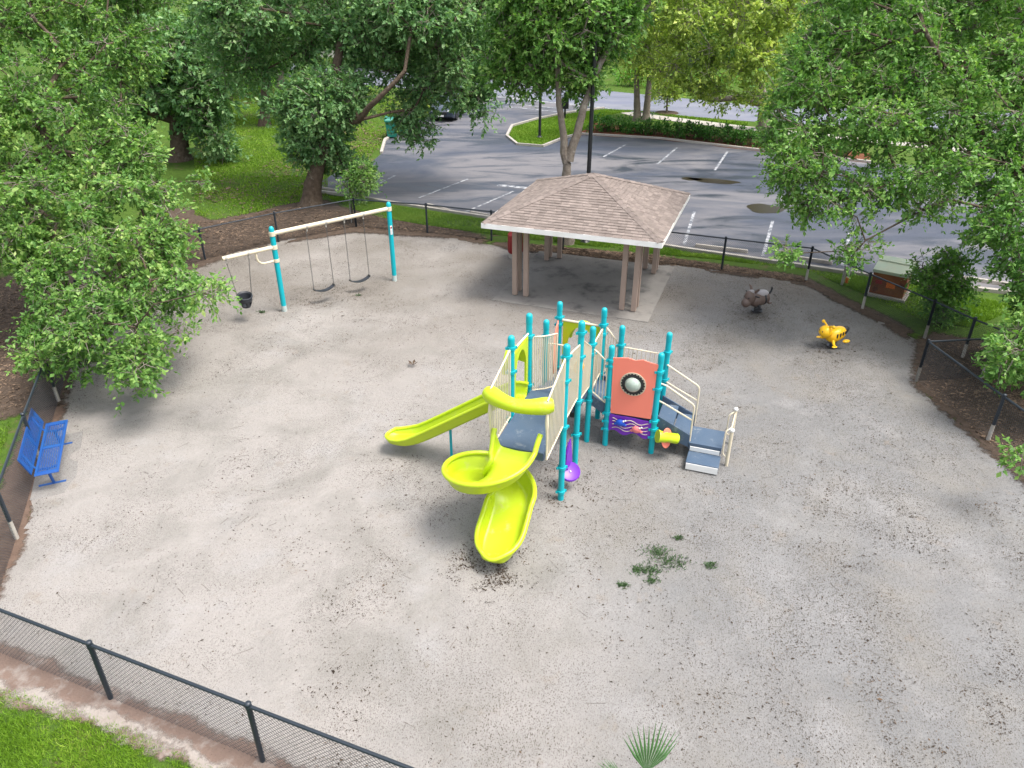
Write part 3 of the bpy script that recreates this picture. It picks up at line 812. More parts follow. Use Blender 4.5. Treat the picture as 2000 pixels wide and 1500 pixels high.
for k in range(4):                                                     # hip caps
    m_ = Matrix.Rotation(k * math.pi / 2, 3, 'Z')
    a, b = Vector((-HS, -HS, EZ + 0.03)), Vector((0, 0, AZ_ + 0.035))
    nseg = 17
    for i in range(nseg):
        p, q = a.lerp(b, i / nseg), a.lerp(b, (i + 1.12) / nseg)
        sd = Vector((1, -1, 0)).normalized() * 0.13
        dn = Vector((0, 0, -0.045)); lift = Vector((0, 0, 0.012))
        vs = [p - sd + dn + lift, p + lift * 1.6, p + sd + dn + lift, q + sd + dn, q, q - sd + dn]
        c_ = MB().add([m_ @ v_ for v_ in vs], [(0, 1, 4, 5), (1, 2, 3, 4)])
        me = bpy.data.meshes.new("hip_cap"); me.from_pydata(c_.v, [], c_.f); me.materials.append(M['shingle'])
        link("hip_cap", me, rf)

# ================================================================== PLAY STRUCTURE  (local frame: x to the right, y away from the camera)
PR = Vector((0.943, -0.333, 0)); PD = Vector((0.333, 0.943, 0))
P1w = Vector((0.976, 11.92, 0))
play = thing("play_structure", "teal post play structure with lime slides, blue decks and coral bubble panel", "playground set", P1w, math.atan2(PR.y, PR.x))
DA, DC, DB = 1.80, 1.22, 0.92
def post(x, y, h, collars):
    mb = MB().lathe([(0.062, -0.1), (0.062, h - 0.06), (0.058, h - 0.025), (0.04, h - 0.004), (0.012, h)], 16, (x, y, 0))
    p = mb.build("post", 'teal', play)
    MB().lathe([(0.066, h - 0.20), (0.067, h - 0.185), (0.067, h - 0.06), (0.06, h - 0.02), (0.035, h + 0.006), (0.0, h + 0.01)], 16, (x, y, 0)).build("cap", 'teal', p)
    for z in collars:
        c = MB().lathe([(0.066, z - 0.035), (0.082, z - 0.03), (0.082, z + 0.03), (0.066, z + 0.035)], 16, (x, y, 0))
        for a in (0.6, 0.6 + math.pi):
            c.box((x + 0.088 * math.cos(a), y + 0.088 * math.sin(a), z), (0.05, 0.03, 0.05), Matrix.Rotation(a, 3, 'Z'))
        c.build("collar", 'teal', p)
    return p
TALL, MID, LOW = 3.46, 2.82, 2.45
post(0, 0, TALL, (3.22, 2.72, 1.72, 0.78, 0.2)); post(0, 1.05, TALL, (3.22, 2.7, 1.7, 0.9)); post(-1.05, 0, TALL, (3.22, 2.72, 1.72)); post(-1.05, 1.05, TALL, (2.98, 1.88))
post(-0.04, 2.22, MID, (2.42, 2.2, 1.3, 1.06)); post(-0.04, 3.24, MID, (2.42, 2.2, 1.2)); post(-1.05, 2.22, MID, (2.45, 1.2)); post(-1.05, 3.24, MID, (2.45, 2.28, 1.2))
post(0.38, 2.23, LOW, (2.12, 1.98, 1.22, 0.82, 0.62, 0.42)); post(1.41, 2.23, LOW, (2.02, 1.62, 0.82, 0.62, 0.42)); post(1.41, 3.26, LOW, (1.98, 1.3)); post(0.38, 3.26, LOW, (1.98, 1.1))
def deck(x0, x1, y0, y1, z, th=0.06, name="deck"):
    d_ = MB().box(((x0 + x1) / 2, (y0 + y1) / 2, z - th / 2), (x1 - x0, y1 - y0, th)).build(name, 'deckblue', play, False, 0.012)
    sk = MB()
    for (cx, cy, sx, sy) in (((x0 + x1) / 2, y0 + 0.02, x1 - x0 - 0.02, 0.03), ((x0 + x1) / 2, y1 - 0.02, x1 - x0 - 0.02, 0.03), (x0 + 0.02, (y0 + y1) / 2, 0.03, y1 - y0 - 0.08), (x1 - 0.02, (y0 + y1) / 2, 0.03, y1 - y0 - 0.08)):
        sk.box((cx, cy, z - th - 0.055), (sx, sy, 0.11))
    sk.build("skirt", 'deckblue', d_, False)
    return d_
deck(-0.99, -0.06, -1.08, 1.0, DA)
deck(-0.99, -0.06, 1.01, 1.6, DA - 0.2, name="step"); deck(-0.99, -0.06, 1.61, 2.2, DA - 0.4, name="step")
deck(-0.99, -0.1, 2.21, 3.2, DC)
deck(-0.08, 0.34, 2.28, 3.2, DC - 0.16, name="step")
deck(0.35, 1.37, 2.28, 3.22, DB)
for yy in (2.25, 3.23):   # sloping stringers between the decks
    MB().plate([(-0.02, 1.22), (0.36, 0.98), (0.36, 0.72), (-0.02, 0.96)], (0, yy, 0), (1, 0, 0), (0, 0, 1), 0.04).build("stringer", 'deckblue', play, False, 0.008)
# transfer stairs to the right
deck(1.44, 1.80, 2.36, 3.18, 0.74, name="step"); deck(1.81, 2.17, 2.36, 3.18, 0.57, name="step")
deck(2.18, 2.87, 2.30, 3.0, 0.40, name="transfer_platform"); deck(2.20, 2.88, 1.84, 2.285, 0.21, name="transfer_step")
MB().box((2.53, 2.285, 0.27), (0.62, 0.02, 0.1)).build("riser", 'white', play, False)
MB().box((2.54, 1.835, 0.11), (0.66, 0.02, 0.15)).build("riser", 'white', play, False)
for yy in (2.335, 3.205):
    MB().plate([(1.42, 0.93), (2.18, 0.57), (2.18, 0.26), (1.42, 0.5)], (0, yy, 0), (1, 0, 0), (0, 0, 1), 0.035).build("stringer", 'deckblue', play, False, 0.008)
def rail(pts, r=0.019, name="handrail"):
    P_ = [Vector(p) for p in pts]; o = [P_[0]]
    for i in range(1, len(P_) - 1):                       # round the corners
        a, b, c = P_[i - 1], P_[i], P_[i + 1]
        k = min(0.09, (a - b).length / 2.2, (c - b).length / 2.2)
        p, q = b + (a - b).normalized() * k, b + (c - b).normalized() * k
        for t in (0, 0.25, 0.5, 0.75, 1): o.append(p.lerp(b, t).lerp(b.lerp(q, t), t))
    o.append(P_[-1])
    return MB().tube(o, r, 8).build(name, 'beige', play)
rail([(1.43, 2.36, 1.68), (1.55, 2.36, 1.66), (2.19, 2.36, 1.30), (2.19, 2.36, 0.36)])
rail([(1.44, 2.36, 1.26), (1.55, 2.36, 1.22), (2.19, 2.36, 0.92)])
rail([(1.43, 3.22, 1.70), (1.5, 3.22, 1.66), (2.19, 3.22, 1.28), (2.19, 3.22, 0.36)])
rail([(1.44, 3.22, 1.28), (1.55, 3.22, 1.22), (2.19, 3.22, 0.92)])
for yy, hh in ((2.28, 0.90), (3.14, 0.92)):
    gp_ = MB().lathe([(0.036, -0.05), (0.036, hh - 0.04)], 12, (3.02, yy, 0)).build("grab_post", 'beige', play)
    MB().ball((3.02, yy, hh), (0.05, 0.05, 0.045)).build("cap", 'white', gp_)
rail([(3.0, 2.28, 0.2), (2.9, 2.35, 0.24), (2.9, 2.42, 0.78), (3.0, 2.5, 0.82), (3.02, 3.1, 0.82)], 0.015, "grab_loop")
rail([(3.0, 3.14, 0.24), (2.9, 3.1, 0.28), (2.9, 3.05, 0.8), (3.0, 3.12, 0.86)], 0.015, "grab_loop")
# barred barriers: frame with upright bars
def barrier(a, b, za0, za1, zb0, zb1, nb, r=0.009, name="barrier", flat=0.0, bow=0.0):
    a, b = Vector((a[0], a[1], 0)), Vector((b[0], b[1], 0))
    t = (b - a); nn = Vector((-t.y, t.x, 0)).normalized()
    def at(k, z): return a + t * k + nn * bow * math.sin(math.pi * k) + Vector((0, 0, z))
    ks = [i / 8 for i in range(9)]
    loop = [at(k, za1 + (zb1 - za1) * k) for k in ks] + [at(k, za0 + (zb0 - za0) * k) for k in reversed(ks)]
    root = MB().tube(loop, 0.017, 8, closed=True).build(name, 'beige', play)
    for i in range(nb):
        k = (i + 1) / (nb + 1)
        MB().tube([at(k, za0 + (zb0 - za0) * k), at(k, za1 + (zb1 - za1) * k)], r, 6).build("bar", 'beige', root)
    return root
barrier((0, -0.07), (0.0, -1.1), 1.78, 3.22, 1.70, 2.92, 11, 0.0105)
barrier((-1.05, -0.07), (-1.05, -1.1), 1.78, 3.22, 1.70, 2.92, 11, 0.0105)
barrier((0, 0.08), (0, 0.97), 1.82, 3.18, 1.82, 3.0, 10, 0.010)
barrier((-0.02, 1.13), (-0.04, 2.14), 1.62, 3.05, 1.45, 2.40, 11, 0.011)
barrier((-0.98, 1.09), (-0.58, 1.42), 1.76, 2.96, 1.76, 2.95, 11, 0.011, bow=-0.05)
barrier((-0.04, 2.31), (-0.04, 3.15), 1.25, 2.36, 1.25, 2.36, 9)
barrier((0.03, 2.2), (0.32, 2.2), 1.3, 2.32, 1.08, 2.06, 3)
barrier((0.03, 3.27), (0.32, 3.27), 1.3, 2.36, 1.08, 2.0, 4)
barrier((0.46, 3.28), (1.33, 3.28), 0.98, 1.93, 0.98, 1.90, 8)
barrier((-0.97, 2.2), (-0.55, 2.2), 1.3, 2.3, 1.3, 2.3, 4)
# top bars and lime arch panels
rail([(-1.05, 0.06, 3.12), (-1.05, 0.98, 3.06)], 0.022, "top_bar")
rail([(-0.98, 3.24, 2.40), (-0.1, 3.24, 2.38)], 0.026, "top_bar")
def arch_panel(o, ax, wd, z0, z1, bulge):
    """sheet with an arched doorway and a raised hood above it"""
    o, ax = Vector(o), Vector(ax).normalized()
    nn = ax.cross(Vector((0, 0, 1)))
    n = 22; hw = wd / 2; iw = hw * 0.72
    zs = z0 + (z1 - z0) * 0.52
    outer, inner = [(-hw, z0)], [(-iw, z0)]
    for i in range(n - 1):
        th = math.pi * i / (n - 2)
        cx, cz = -math.cos(th), math.sin(th)
        k = max(abs(cx), abs(cz))
        outer.append((hw * cx / k, zs + (z1 - zs) * cz / k)); inner.append((iw * cx, zs + (z1 - zs) * 0.84 * cz))
    outer.append((hw, z0)); inner.append((iw, z0))
    mb = MB()
    vs = []
    for (a, b) in zip(outer, inner):
        for off in (-0.018, 0.018):
            vs.append(o + ax * a[0] + Vector((0, 0, a[1])) + nn * off)
            vs.append(o + ax * b[0] + Vector((0, 0, b[1])) + nn * off)
    fs = []
    for i in range(n):
        k = i * 4; j = k + 4
        fs += [(k, k + 1, j + 1, j), (k + 2, j + 2, j + 3, k + 3), (k, j, j + 2, k + 2), (k + 1, k + 3, j + 3, j + 1)]
    mb.add(vs, fs)
    p = mb.build("arch_panel", 'lime', play)
    hood = [o + ax * b[0] * 1.04 + Vector((0, 0, b[1] + 0.03)) + nn * bulge for b in inner[2:-2]]
    MB().tube(hood, 0.06, 8).build("hood_lip", 'lime', p)
    vs2, fs2 = [], []
    for i, b in enumerate(inner[2:-2]):
        vs2 += [o + ax * b[0] + Vector((0, 0, b[1])) + nn * 0.02, o + ax * b[0] * 1.04 + Vector((0, 0, b[1] + 0.03)) + nn * bulge]
    for i in range(len(vs2) // 2 - 1): fs2.append((2 * i, 2 * i + 1, 2 * i + 3, 2 * i + 2))
    MB().add(vs2, fs2).build("hood", 'lime', p)
    return p
arch_panel((-1.05, 0.52, 0), (0, 1, 0), 0.86, DA - 0.02, 3.02, -0.20)
arch_panel((-0.54, 3.26, 0), (1, 0, 0), 0.84, DC, 2.36, -0.18)
# coral wing beside the far corner
MB().plate([(0.0, 2.42), (-0.14, 2.28), (-0.30, 2.0), (-0.36, 1.7), (-0.30, 1.4), (-0.24, 1.15), (0.0, 1.15)], (-1.06, 3.18, 0), (0, 1, 0), (0, 0, 1), 0.03).build("wing_panel", 'coral', play, False, 0.008)

# sweep a U-shaped chute along a path
def chute(path, name, wb, thick=0.03, rim=0.04):
    """path: (point, vector to the left, left wall, right wall, left flare, right flare, width factor)"""
    nb = 8
    vs, N = [], 10 + nb - 1
    for (p, lf, wl, wr, fl, fr, k) in path:
        hw = wb / 2 * k
        for i in range(5):
            t = 1 - i / 4
            vs.append(p + lf * (hw + fl * k * t ** 1.4) + Vector((0, 0, wl * t ** 1.25)))
        for i in range(1, nb):
            vs.append(p + lf * (hw - 2 * hw * i / nb) + Vector((0, 0, -0.025 * math.sin(math.pi * i / nb))))
        for i in range(5):
            t = i / 4
            vs.append(p - lf * (hw + fr * k * t ** 1.4) + Vector((0, 0, wr * t ** 1.25)))
    n_ = len(path)
    fs = [(i * N + k, i * N + k + 1, (i + 1) * N + k + 1, (i + 1) * N + k) for i in range(n_ - 1) for k in range(N - 1)]
    # rounded end wall rising from the bed to the rim
    fwd = (path[-1][0] - path[-2][0]); fwd.z = 0; fwd.normalize()
    lr = [vs[i * N] for i in range(n_)]; rr = [vs[i * N + N - 1] for i in range(n_)]
    lip = []
    for k in range(N):
        t = k / (N - 1)
        lip.append(lr[-1].lerp(rr[-1], t) + fwd * 0.12 * math.sin(math.pi * t) - Vector((0, 0, 0.05 * math.sin(math.pi * t))))
    o_ = len(vs); vs = vs + lip
    fs += [((n_ - 1) * N + k, (n_ - 1) * N + k + 1, o_ + k + 1, o_ + k) for k in range(1, N - 2)]
    me = bpy.data.meshes.new(name); me.from_pydata([tuple(v_) for v_ in vs], [], fs)
    bm = bmesh.new(); bm.from_mesh(me)
    bmesh.ops.recalc_face_normals(bm, faces=bm.faces)
    if sum(f.normal.z for f in bm.faces) < 0: bmesh.ops.reverse_faces(bm, faces=bm.faces)
    for f in bm.faces: f.smooth = True
    bm.to_mesh(me); bm.free()
    me.materials.append(M['lime'])
    o = link(name, me, play)
    md = o.modifiers.new("thickness", 'SOLIDIFY'); md.thickness = thick; md.offset = -1
    md = o.modifiers.new("round", 'SUBSURF'); md.levels = 1; md.render_levels = 1
    MB().tube(lr + lip[1:-1] + rr[::-1], rim, 10).build("rim", 'lime', o)
    return o
# spiral slide: a full turn clockwise seen from above, then a run-out towards the camera
cx_, cy_, RS = -0.985, -1.36, 0.39
path = []
for i in range(6):
    path.append((Vector((-0.55 - 0.007 * i, -1.09 - 0.044 * i, DA - 0.004 * i - 0.004 * i * i)), Vector((1, 0, 0)), 0.40 - 0.03 * i, 0.34 - 0.038 * i, 0.12, 0.12 - 0.012 * i, 1.0))
NS = 44
for i in range(1, NS + 1):
    t = i / NS
    th = -t * 2 * math.pi
    p = Vector((cx_ + RS * math.cos(th), cy_ + RS * math.sin(th), DA - 0.14 - 1.06 * t))
    rad = Vector((math.cos(th), math.sin(th), 0))
    e_ = max(0.0, 1 - t * 9) + max(0.0, t * 7 - 6)
    path.append((p, rad, 0.25 + 0.04 * t, 0.15 + 0.08 * max(0.0, t * 7 - 6), 0.12, 0.06 * max(0.0, 1 - t * 9) + 0.10 * max(0.0, t * 7 - 6), 1.0))
for i in range(1, 15):
    t = i / 14
    kk = 1.0 if t < 0.5 else math.sqrt(max(0.0, 1 - ((t - 0.5) / 0.5) ** 2 * 0.72))
    path.append((Vector((-0.595 + 0.03 * t, cy_ - 0.98 * t, DA - 1.20 - 0.38 * (1 - (1 - t) ** 1.6))), Vector((0.998, 0.06, 0)), 0.30 - 0.10 * t, 0.24 - 0.04 * t, 0.11, 0.11, kk))
chute(path, "spiral_slide", 0.62, 0.03, 0.048)
MB().lathe([(0.045, -0.1), (0.045, 0.55)], 10, (cx_, cy_, 0)).build("slide_support", 'teal', play)
# straight slide to the left
path = []
for x, z in ((-0.98, 1.80), (-1.15, 1.80), (-1.32, 1.76), (-1.5, 1.66), (-1.9, 1.38), (-2.3, 1.10), (-2.7, 0.82), (-3.05, 0.575), (-3.3, 0.42), (-3.5, 0.33), (-3.7, 0.28), (-3.9, 0.26), (-4.02, 0.26)):
    wl = 0.24 if x > -3.2 else 0.24 - 0.12 * min(1, (-3.2 - x) / 0.7)
    kk = 1.0 if x > -3.6 else math.sqrt(max(0.0, 1 - ((-3.6 - x) / 0.5) ** 2 * 0.75))
    path.append((Vector((x, 0.52, z)), Vector((0, -1, 0)), wl, wl, 0.07, 0.07, kk))
chute(path, "straight_slide", 0.46, 0.03, 0.036)
MB().tube([(-2.6, 0.52, -0.05), (-2.6, 0.52, 0.84)], 0.03, 8).build("slide_support", 'teal', play)
# lime safety bar over the spiral slide entrance
pts_, rr_ = [], []
for i in range(15):
    t = i / 14
    pts_.append((-1.16 + 1.22 * t, -0.98 - 0.20 * math.sin(math.pi * t), 2.80 - 0.03 * math.sin(math.pi * t) - 0.03 * t))
    rr_.append(0.128 + 0.055 * (2 * t - 1) ** 2 - (0.07 if i in (0, 14) else 0.012 if i in (1, 13) else 0))
sb = MB().tube(pts_, rr_, 14).build("safety_bar", 'lime', play)
for x in (-1.05, 0.0):
    MB().tube([(x, -1.1, 2.74), (x + 0.01, -1.16, 2.5), (x, -1.12, 2.3), (x, -1.1, 2.0)], [0.02, 0.035, 0.02, 0.016], 8).build("bracket", 'beige', play)
# coral bubble panel on the right deck, front
yF = 2.19
MBc = MB().plate([(0.46, 0.86), (1.34, 0.88), (1.36, 2.08), (1.40, 2.20), (1.22, 2.22), (1.06, 2.26), (0.9, 2.22), (0.74, 2.25), (0.6, 2.23), (0.43, 2.20)], (0, yF, 0), (1, 0, 0), (0, 0, 1), 0.022)
cp = MBc.build("bubble_panel", 'coral', play, False, 0.006)
bc = (0.895, yF - 0.012, 1.66)
MB().lathe([(0.205, 0.0), (0.275, 0.002), (0.275, 0.016), (0.205, 0.016)], 32, bc, (0, -1, 0)).build("ring", 'beige', cp)
teeth = MB().lathe([(0.17, 0.0), (0.235, 0.004), (0.235, 0.028), (0.17, 0.034)], 32, bc, (0, -1, 0))
for k in range(22):
    a = 2 * math.pi * k / 22
    teeth.box((bc[0] + 0.236 * math.cos(a), bc[1] - 0.018, bc[2] + 0.236 * math.sin(a)), (0.036, 0.026, 0.036), Matrix.Rotation(-a, 3, 'Y'))
teeth.build("toothed_ring", 'black', cp)
MB().lathe([(0.175, 0.02), (0.165, 0.06), (0.14, 0.10), (0.1, 0.132), (0.05, 0.15), (0.0, 0.155)], 24, bc, (0, -1, 0)).build("dome", 'bubble', cp)
# purple sea panel under it
wave = [(0.44 + 0.92 * k / 14, 0.40 + 0.05 * math.sin(k * 0.9)) for k in range(15)]
pp = MB().plate(wave + [(1.36, 0.82), (1.2, 0.81), (0.9, 0.83), (0.6, 0.82), (0.44, 0.84)], (0, yF, 0), (1, 0, 0), (0, 0, 1), 0.022).build("sea_panel", 'purple', play, False, 0.005)
for j in range(4):
    MB().tube([(0.52 + 0.78 * k / 16, yF - 0.016, 0.50 + 0.075 * j + 0.035 * math.sin(k * 0.75 + j * 0.6)) for k in range(17)], 0.009, 5).build("wave_line", 'beige', pp)
for cxx, czz, col in ((0.70, 0.68, 'bluetoy'), (1.06, 0.58, 'pinktoy')):
    tb = MB().ball((cxx, yF - 0.05, czz), (0.105, 0.055, 0.085))
    for sg in (-1, 1):
        tb.ball((cxx + sg * 0.10, yF - 0.045, czz - 0.045), (0.04, 0.03, 0.03), 8, 6)
    tb = tb.build("sea_creature", col, pp)
    for sg in (-1, 1):
        MB().ball((cxx + 0.09 + sg * 0.02, yF - 0.075, czz + 0.075 + sg * 0.012), 0.022, 8, 6).build("eye", 'white', tb)
# talk tube with coral plate beside the right front post
tp = MB().plate([(0.24 * math.cos(a) * 0.62, 0.24 * math.sin(a)) for a in np.linspace(0, 2 * math.pi, 24, endpoint=False)], (1.72, 2.12, 0.52), (0.55, 0.8, 0), (-0.1, 0.05, 1), 0.025).build("tube_plate", 'coral', play, False, 0.006)
ax_ = Vector((-0.82, -0.42, 0.22)).normalized()
MB().lathe([(0.10, -0.26), (0.115, -0.24), (0.105, 0.0), (0.12, 0.02), (0.125, 0.14), (0.145, 0.2), (0.14, 0.215), (0.0, 0.20)], 20, (1.72, 2.12, 0.54), ax_).build("talk_tube", 'lime', play)
MB().tube([(1.47, 2.23, 0.62), (1.62, 2.16, 0.6)], 0.02, 6).build("bracket", 'teal', play)
# purple leaf-shaped panel under the deck at the front right post
leaf = [(0.0, 1.15), (-0.07, 1.05), (-0.16, 0.85), (-0.2, 0.62), (-0.2, 0.5), (0.12, 0.5), (0.1, 0.7), (0.05, 0.95)]
lp = MB().plate(leaf, (0.02, 0.5, 0), (0.15, 0.98, 0), (0, 0, 1), 0.03).build("leaf_panel", 'purple', play, False, 0.008)
MB().tube([(0.0, 0.46, 1.08), (-0.02, 0.37, 0.86), (-0.02, 0.36, 0.6), (0.0, 0.42, 0.45)], 0.025, 8).build("ridge", 'purple', lp)
drum = MB().lathe([(0.0, -0.05), (0.17, -0.05), (0.205, -0.02), (0.21, 0.03), (0.19, 0.05), (0.12, 0.03), (0.0, 0.025)], 24, (0.06, 0.42, 0.40), (0.25, -0.55, 0.8)).build("drum_seat", 'purple', lp)
MB().ball((0.075, 0.40, 0.43), 0.02, 8, 6).build("bolt", 'white', drum)
# orange steering wheel on the inner side of the second post
ow = MB().lathe([(0.05, -0.04), (0.06, 0.0), (0.05, 0.05), (0.0, 0.06)], 12, (-0.07, 1.26, 2.36), (-0.6, -0.7, 0.4))
qq = Vector((0, 0, 1)).rotation_difference(Vector((-0.6, -0.7, 0.4)).normalized())
ow.tube([Vector((-0.07, 1.26, 2.36)) + qq @ Vector((0.115 * math.cos(a), 0.115 * math.sin(a), 0)) for a in np.linspace(0, 2 * math.pi, 16, endpoint=False)], 0.028, 8, closed=True)
for k in range(5):
    a = 2 * math.pi * k / 5
    ow.tube([Vector((-0.07, 1.26, 2.36)), Vector((-0.07, 1.26, 2.36)) + qq @ Vector((0.115 * math.cos(a), 0.115 * math.sin(a), 0))], 0.018, 6)
ow.build("steering_wheel", 'orange', play)
MB().box((-0.12, 1.13, 1.42), (0.10, 0.12, 0.30)).build("mount_block", 'black', play, True, 0.02)

# ================================================================== SWINGS
s1, s2 = Vector((-7.012, 21.178, 0)), Vector((-3.965, 23.729, 0))
sdv = (s2 - s1).normalized(); SLn = (s2 - s1).length
sw = thing("swing_set", "teal and cream swing frame with a side arm", "swing frame", s1, math.atan2(sdv.y, sdv.x))
for x in (0, SLn):
    p = MB().lathe([(0.078, -0.1), (0.078, 2.58), (0.07, 2.64), (0.045, 2.68), (0.0, 2.695)], 18, (x, 0, 0)).build("post", 'teal', sw)
    MB().lathe([(0.08, -0.02), (0.081, 0.16), (0.079, 0.2)], 18, (x, 0, 0)).build("dusty_foot", mat("sandy_foot", (0.33, 0.50, 0.50), 0.8, (0.45, 0.42, 0.38), 14, 0.6), p)
    MB().lathe([(0.082, 2.40), (0.092, 2.405), (0.092, 2.53), (0.082, 2.535)], 18, (x, 0, 0)).build("collar", 'beige', p)
st = MB().box((SLn - 0.02, -0.082, 1.78), (0.075, 0.004, 0.30)).build("warning_sticker", 'white', sw, False)
MB().box((SLn - 0.02, -0.0845, 1.86), (0.055, 0.002, 0.06)).build("sticker_band", 'red', st, False)
for k in range(4):
    MB().box((SLn - 0.02, -0.0845, 1.78 - k * 0.035), (0.05, 0.002, 0.012)).build("sticker_line", 'greysaddle', st, False)
MB().tube([(0.05, 0, 2.47), (SLn - 0.05, 0, 2.47)], 0.062, 14).build("beam", 'beige', sw)
MB().tube([(-0.05, 0, 2.06), (-1.56, 0, 2.06)], 0.062, 14).build("side_arm", 'beige', sw)
MB().lathe([(0.082, 2.0), (0.092, 2.005), (0.092, 2.12), (0.082, 2.125)], 18).build("collar", 'beige', sw)
MB().lathe([(0.082, 1.60), (0.092, 1.605), (0.092, 1.70), (0.082, 1.705)], 18).build("collar", 'beige', sw)
MB().tube([(-0.58, 0, 2.02), (-0.58, 0, 1.86), (-0.55, 0, 1.75), (-0.47, 0, 1.67), (-0.36, 0, 1.64), (-0.08, 0, 1.65)], 0.032, 10).build("brace", 'beige', sw)
for x, z in ((1.09, 2.47), (1.72, 2.47), (2.35, 2.47), (3.02, 2.47), (-1.46, 2.06), (-0.80, 2.06)):
    h = MB().lathe([(0.066, -0.035), (0.07, -0.03), (0.07, 0.03), (0.066, 0.035)], 14, (x, 0, z), (1, 0, 0)).box((x, 0, z - 0.105), (0.035, 0.03, 0.10))
    h.build("hanger", 'sleeve', sw)
def chain(a, b, parent, r=0.0065, n=None):
    a, b = Vector(a), Vector(b); L = (b - a).length; t = (b - a).normalized()
    n = int(L / 0.042); e = t.orthogonal().normalized(); f = t.cross(e)
    mb = MB()
    for i in range(n):
        c = a + t * (L * (i + 0.5) / n); s_ = e if i % 2 else f
        hl = L / n * 0.66
        loop = [c + t * hl, c + t * hl * 0.5 + s_ * 0.013, c - t * hl * 0.5 + s_ * 0.013, c - t * hl, c - t * hl * 0.5 - s_ * 0.013, c + t * hl * 0.5 - s_ * 0.013]
        mb.tube(loop, r * 0.75, 4, closed=True)
    return mb.build("chain", 'chain', parent)
def belt_swing(x0, x1, z, label):
    mid = (x0 + x1) / 2; o = s1 + sdv * mid
    root = thing("belt_swing", label, "swing", o, math.atan2(sdv.y, sdv.x), "belt swings hanging from the cream beam")
    hw = (x1 - x0) / 2
    n = 14; vs, fs = [], []
    for i in range(n + 1):
        t = 2 * i / n - 1
        zz = z - 0.10 * (1 - t * t)
        wdt = 0.075 + 0.015 * (1 - t * t)
        for y, dz in ((-wdt, 0.012), (0, 0), (wdt, 0.012)):
            vs.append((t * hw, y, zz + dz))
        for y, dz in ((-wdt, 0), (0, -0.014), (wdt, 0)):
            vs.append((t * hw, y, zz + dz))
    for i in range(n):
        k, j = i * 6, i * 6 + 6
        fs += [(k, k + 1, j + 1, j), (k + 1, k + 2, j + 2, j + 1), (k + 4, k + 3, j + 3, j + 4), (k + 5, k + 4, j + 4, j + 5), (k + 3, k, j, j + 3), (k + 2, k + 5, j + 5, j + 2)]
    fs += [(0, 3, 4, 1), (1, 4, 5, 2), (n * 6, n * 6 + 1, n * 6 + 4, n * 6 + 3), (n * 6 + 1, n * 6 + 2, n * 6 + 5, n * 6 + 4)]
    seat = MB().add(vs, fs).build("seat", 'swingblack', root)
    for sg in (-1, 1):
        MB().box((sg * hw, 0, z + 0.02), (0.03, 0.13, 0.05)).build("clamp", 'chain', root, False, 0.005)
        chain((sg * hw, 0, z + 0.04), (sg * hw * 0.97, 0, 2.32), root)
    return root
belt_swing(1.05, 1.74, 0.42, "black belt swing beside the teal post with the side arm")
belt_swing(2.33, 3.03, 0.40, "black belt swing nearer the pavilion")
bo = s1 + sdv * -1.13
bk = thing("bucket_swing", "black bucket toddler swing on the side arm", "swing", bo, math.atan2(sdv.y, sdv.x))
n, mrow = 20, 9
vs, fs = [], []
for i in range(mrow):
    t = i / (mrow - 1)
    rx, ry = 0.21 * (1 - 0.45 * t ** 2.2), 0.185 * (1 - 0.4 * t ** 2.2)
    for k in range(n):
        a = 2 * math.pi * k / n
        zt = 0.82 - 0.36 * t + (0.06 * math.sin(a) if t < 0.5 else 0)
        vs.append((rx * math.cos(a), ry * math.sin(a), zt))
for i in range(mrow - 1):
    for k in range(n):
        a = 2 * math.pi * (k + 0.5) / n
        if 3 <= i <= 6 and math.sin(a) < -0.55 and abs(math.cos(a)) > 0.25: continue     # leg holes
        fs.append((i * n + k, i * n + (k + 1) % n, (i + 1) * n + (k + 1) % n, (i + 1) * n + k))
fs.append(tuple((mrow - 1) * n + k for k in range(n)))
bs = MB().add(vs, fs).build("seat", 'swingblack', bk)
md = bs.modifiers.new("thickness", 'SOLIDIFY'); md.thickness = 0.022
MB().tube([(0.215 * math.cos(a), 0.19 * math.sin(a), 0.82 + 0.06 * math.sin(a)) for a in np.linspace(0, 2 * math.pi, 24, endpoint=False)], 0.02, 8, closed=True).build("rim", 'swingblack', bk)
for sg, x in ((-1, -0.33), (1, 0.33)):
    chain((sg * 0.21, 0, 0.82), (x, 0, 1.93), bk)

# ================================================================== BENCH
ba = Vector((-0.388, 0.922, 0))
bench = thing("park_bench", "blue coated metal bench on a concrete pad by the left fence", "bench", (-9.22, 12.2, 0), math.atan2(ba.y, ba.x))
BL = 2.12
def perforated(name, w_, parent, mtx, rows_, cols_):
    """panel of coated expanded metal: a solid border, a middle band and a grid of thin straps"""
    mb = MB()
    for (c, s) in (((BL / 2, 0.025, 0), (BL, 0.05, 0.02)), ((BL / 2, w_ - 0.025, 0), (BL, 0.05, 0.02)), ((0.06, w_ / 2, 0), (0.12, w_ - 0.1, 0.02)), ((BL - 0.06, w_ / 2, 0), (0.12, w_ - 0.1, 0.02)), ((BL / 2, w_ / 2, 0.001), (0.09, w_ - 0.1, 0.02))):
        mb.box(mtx @ Vector(c), s, mtx.to_3x3())
    p = mb.build(name, 'benchblue', parent, False, 0.006)
    g = MB()
    nx = cols_
    for i in range(nx):
        x = 0.12 + (BL - 0.24) * (i + 0.5) / nx
        g.box(mtx @ Vector((x, w_ / 2, -0.001)), (0.012, w_ - 0.1, 0.008), mtx.to_3x3())
    for j in range(rows_):
        y = 0.05 + (w_ - 0.1) * (j + 0.5) / rows_
        g.box(mtx @ Vector((BL / 2, y, 0.001)), (BL - 0.24, 0.014, 0.008), mtx.to_3x3())
    tag(g.build("strap_grid", 'benchblue', p, False), kind='stuff')
    return p
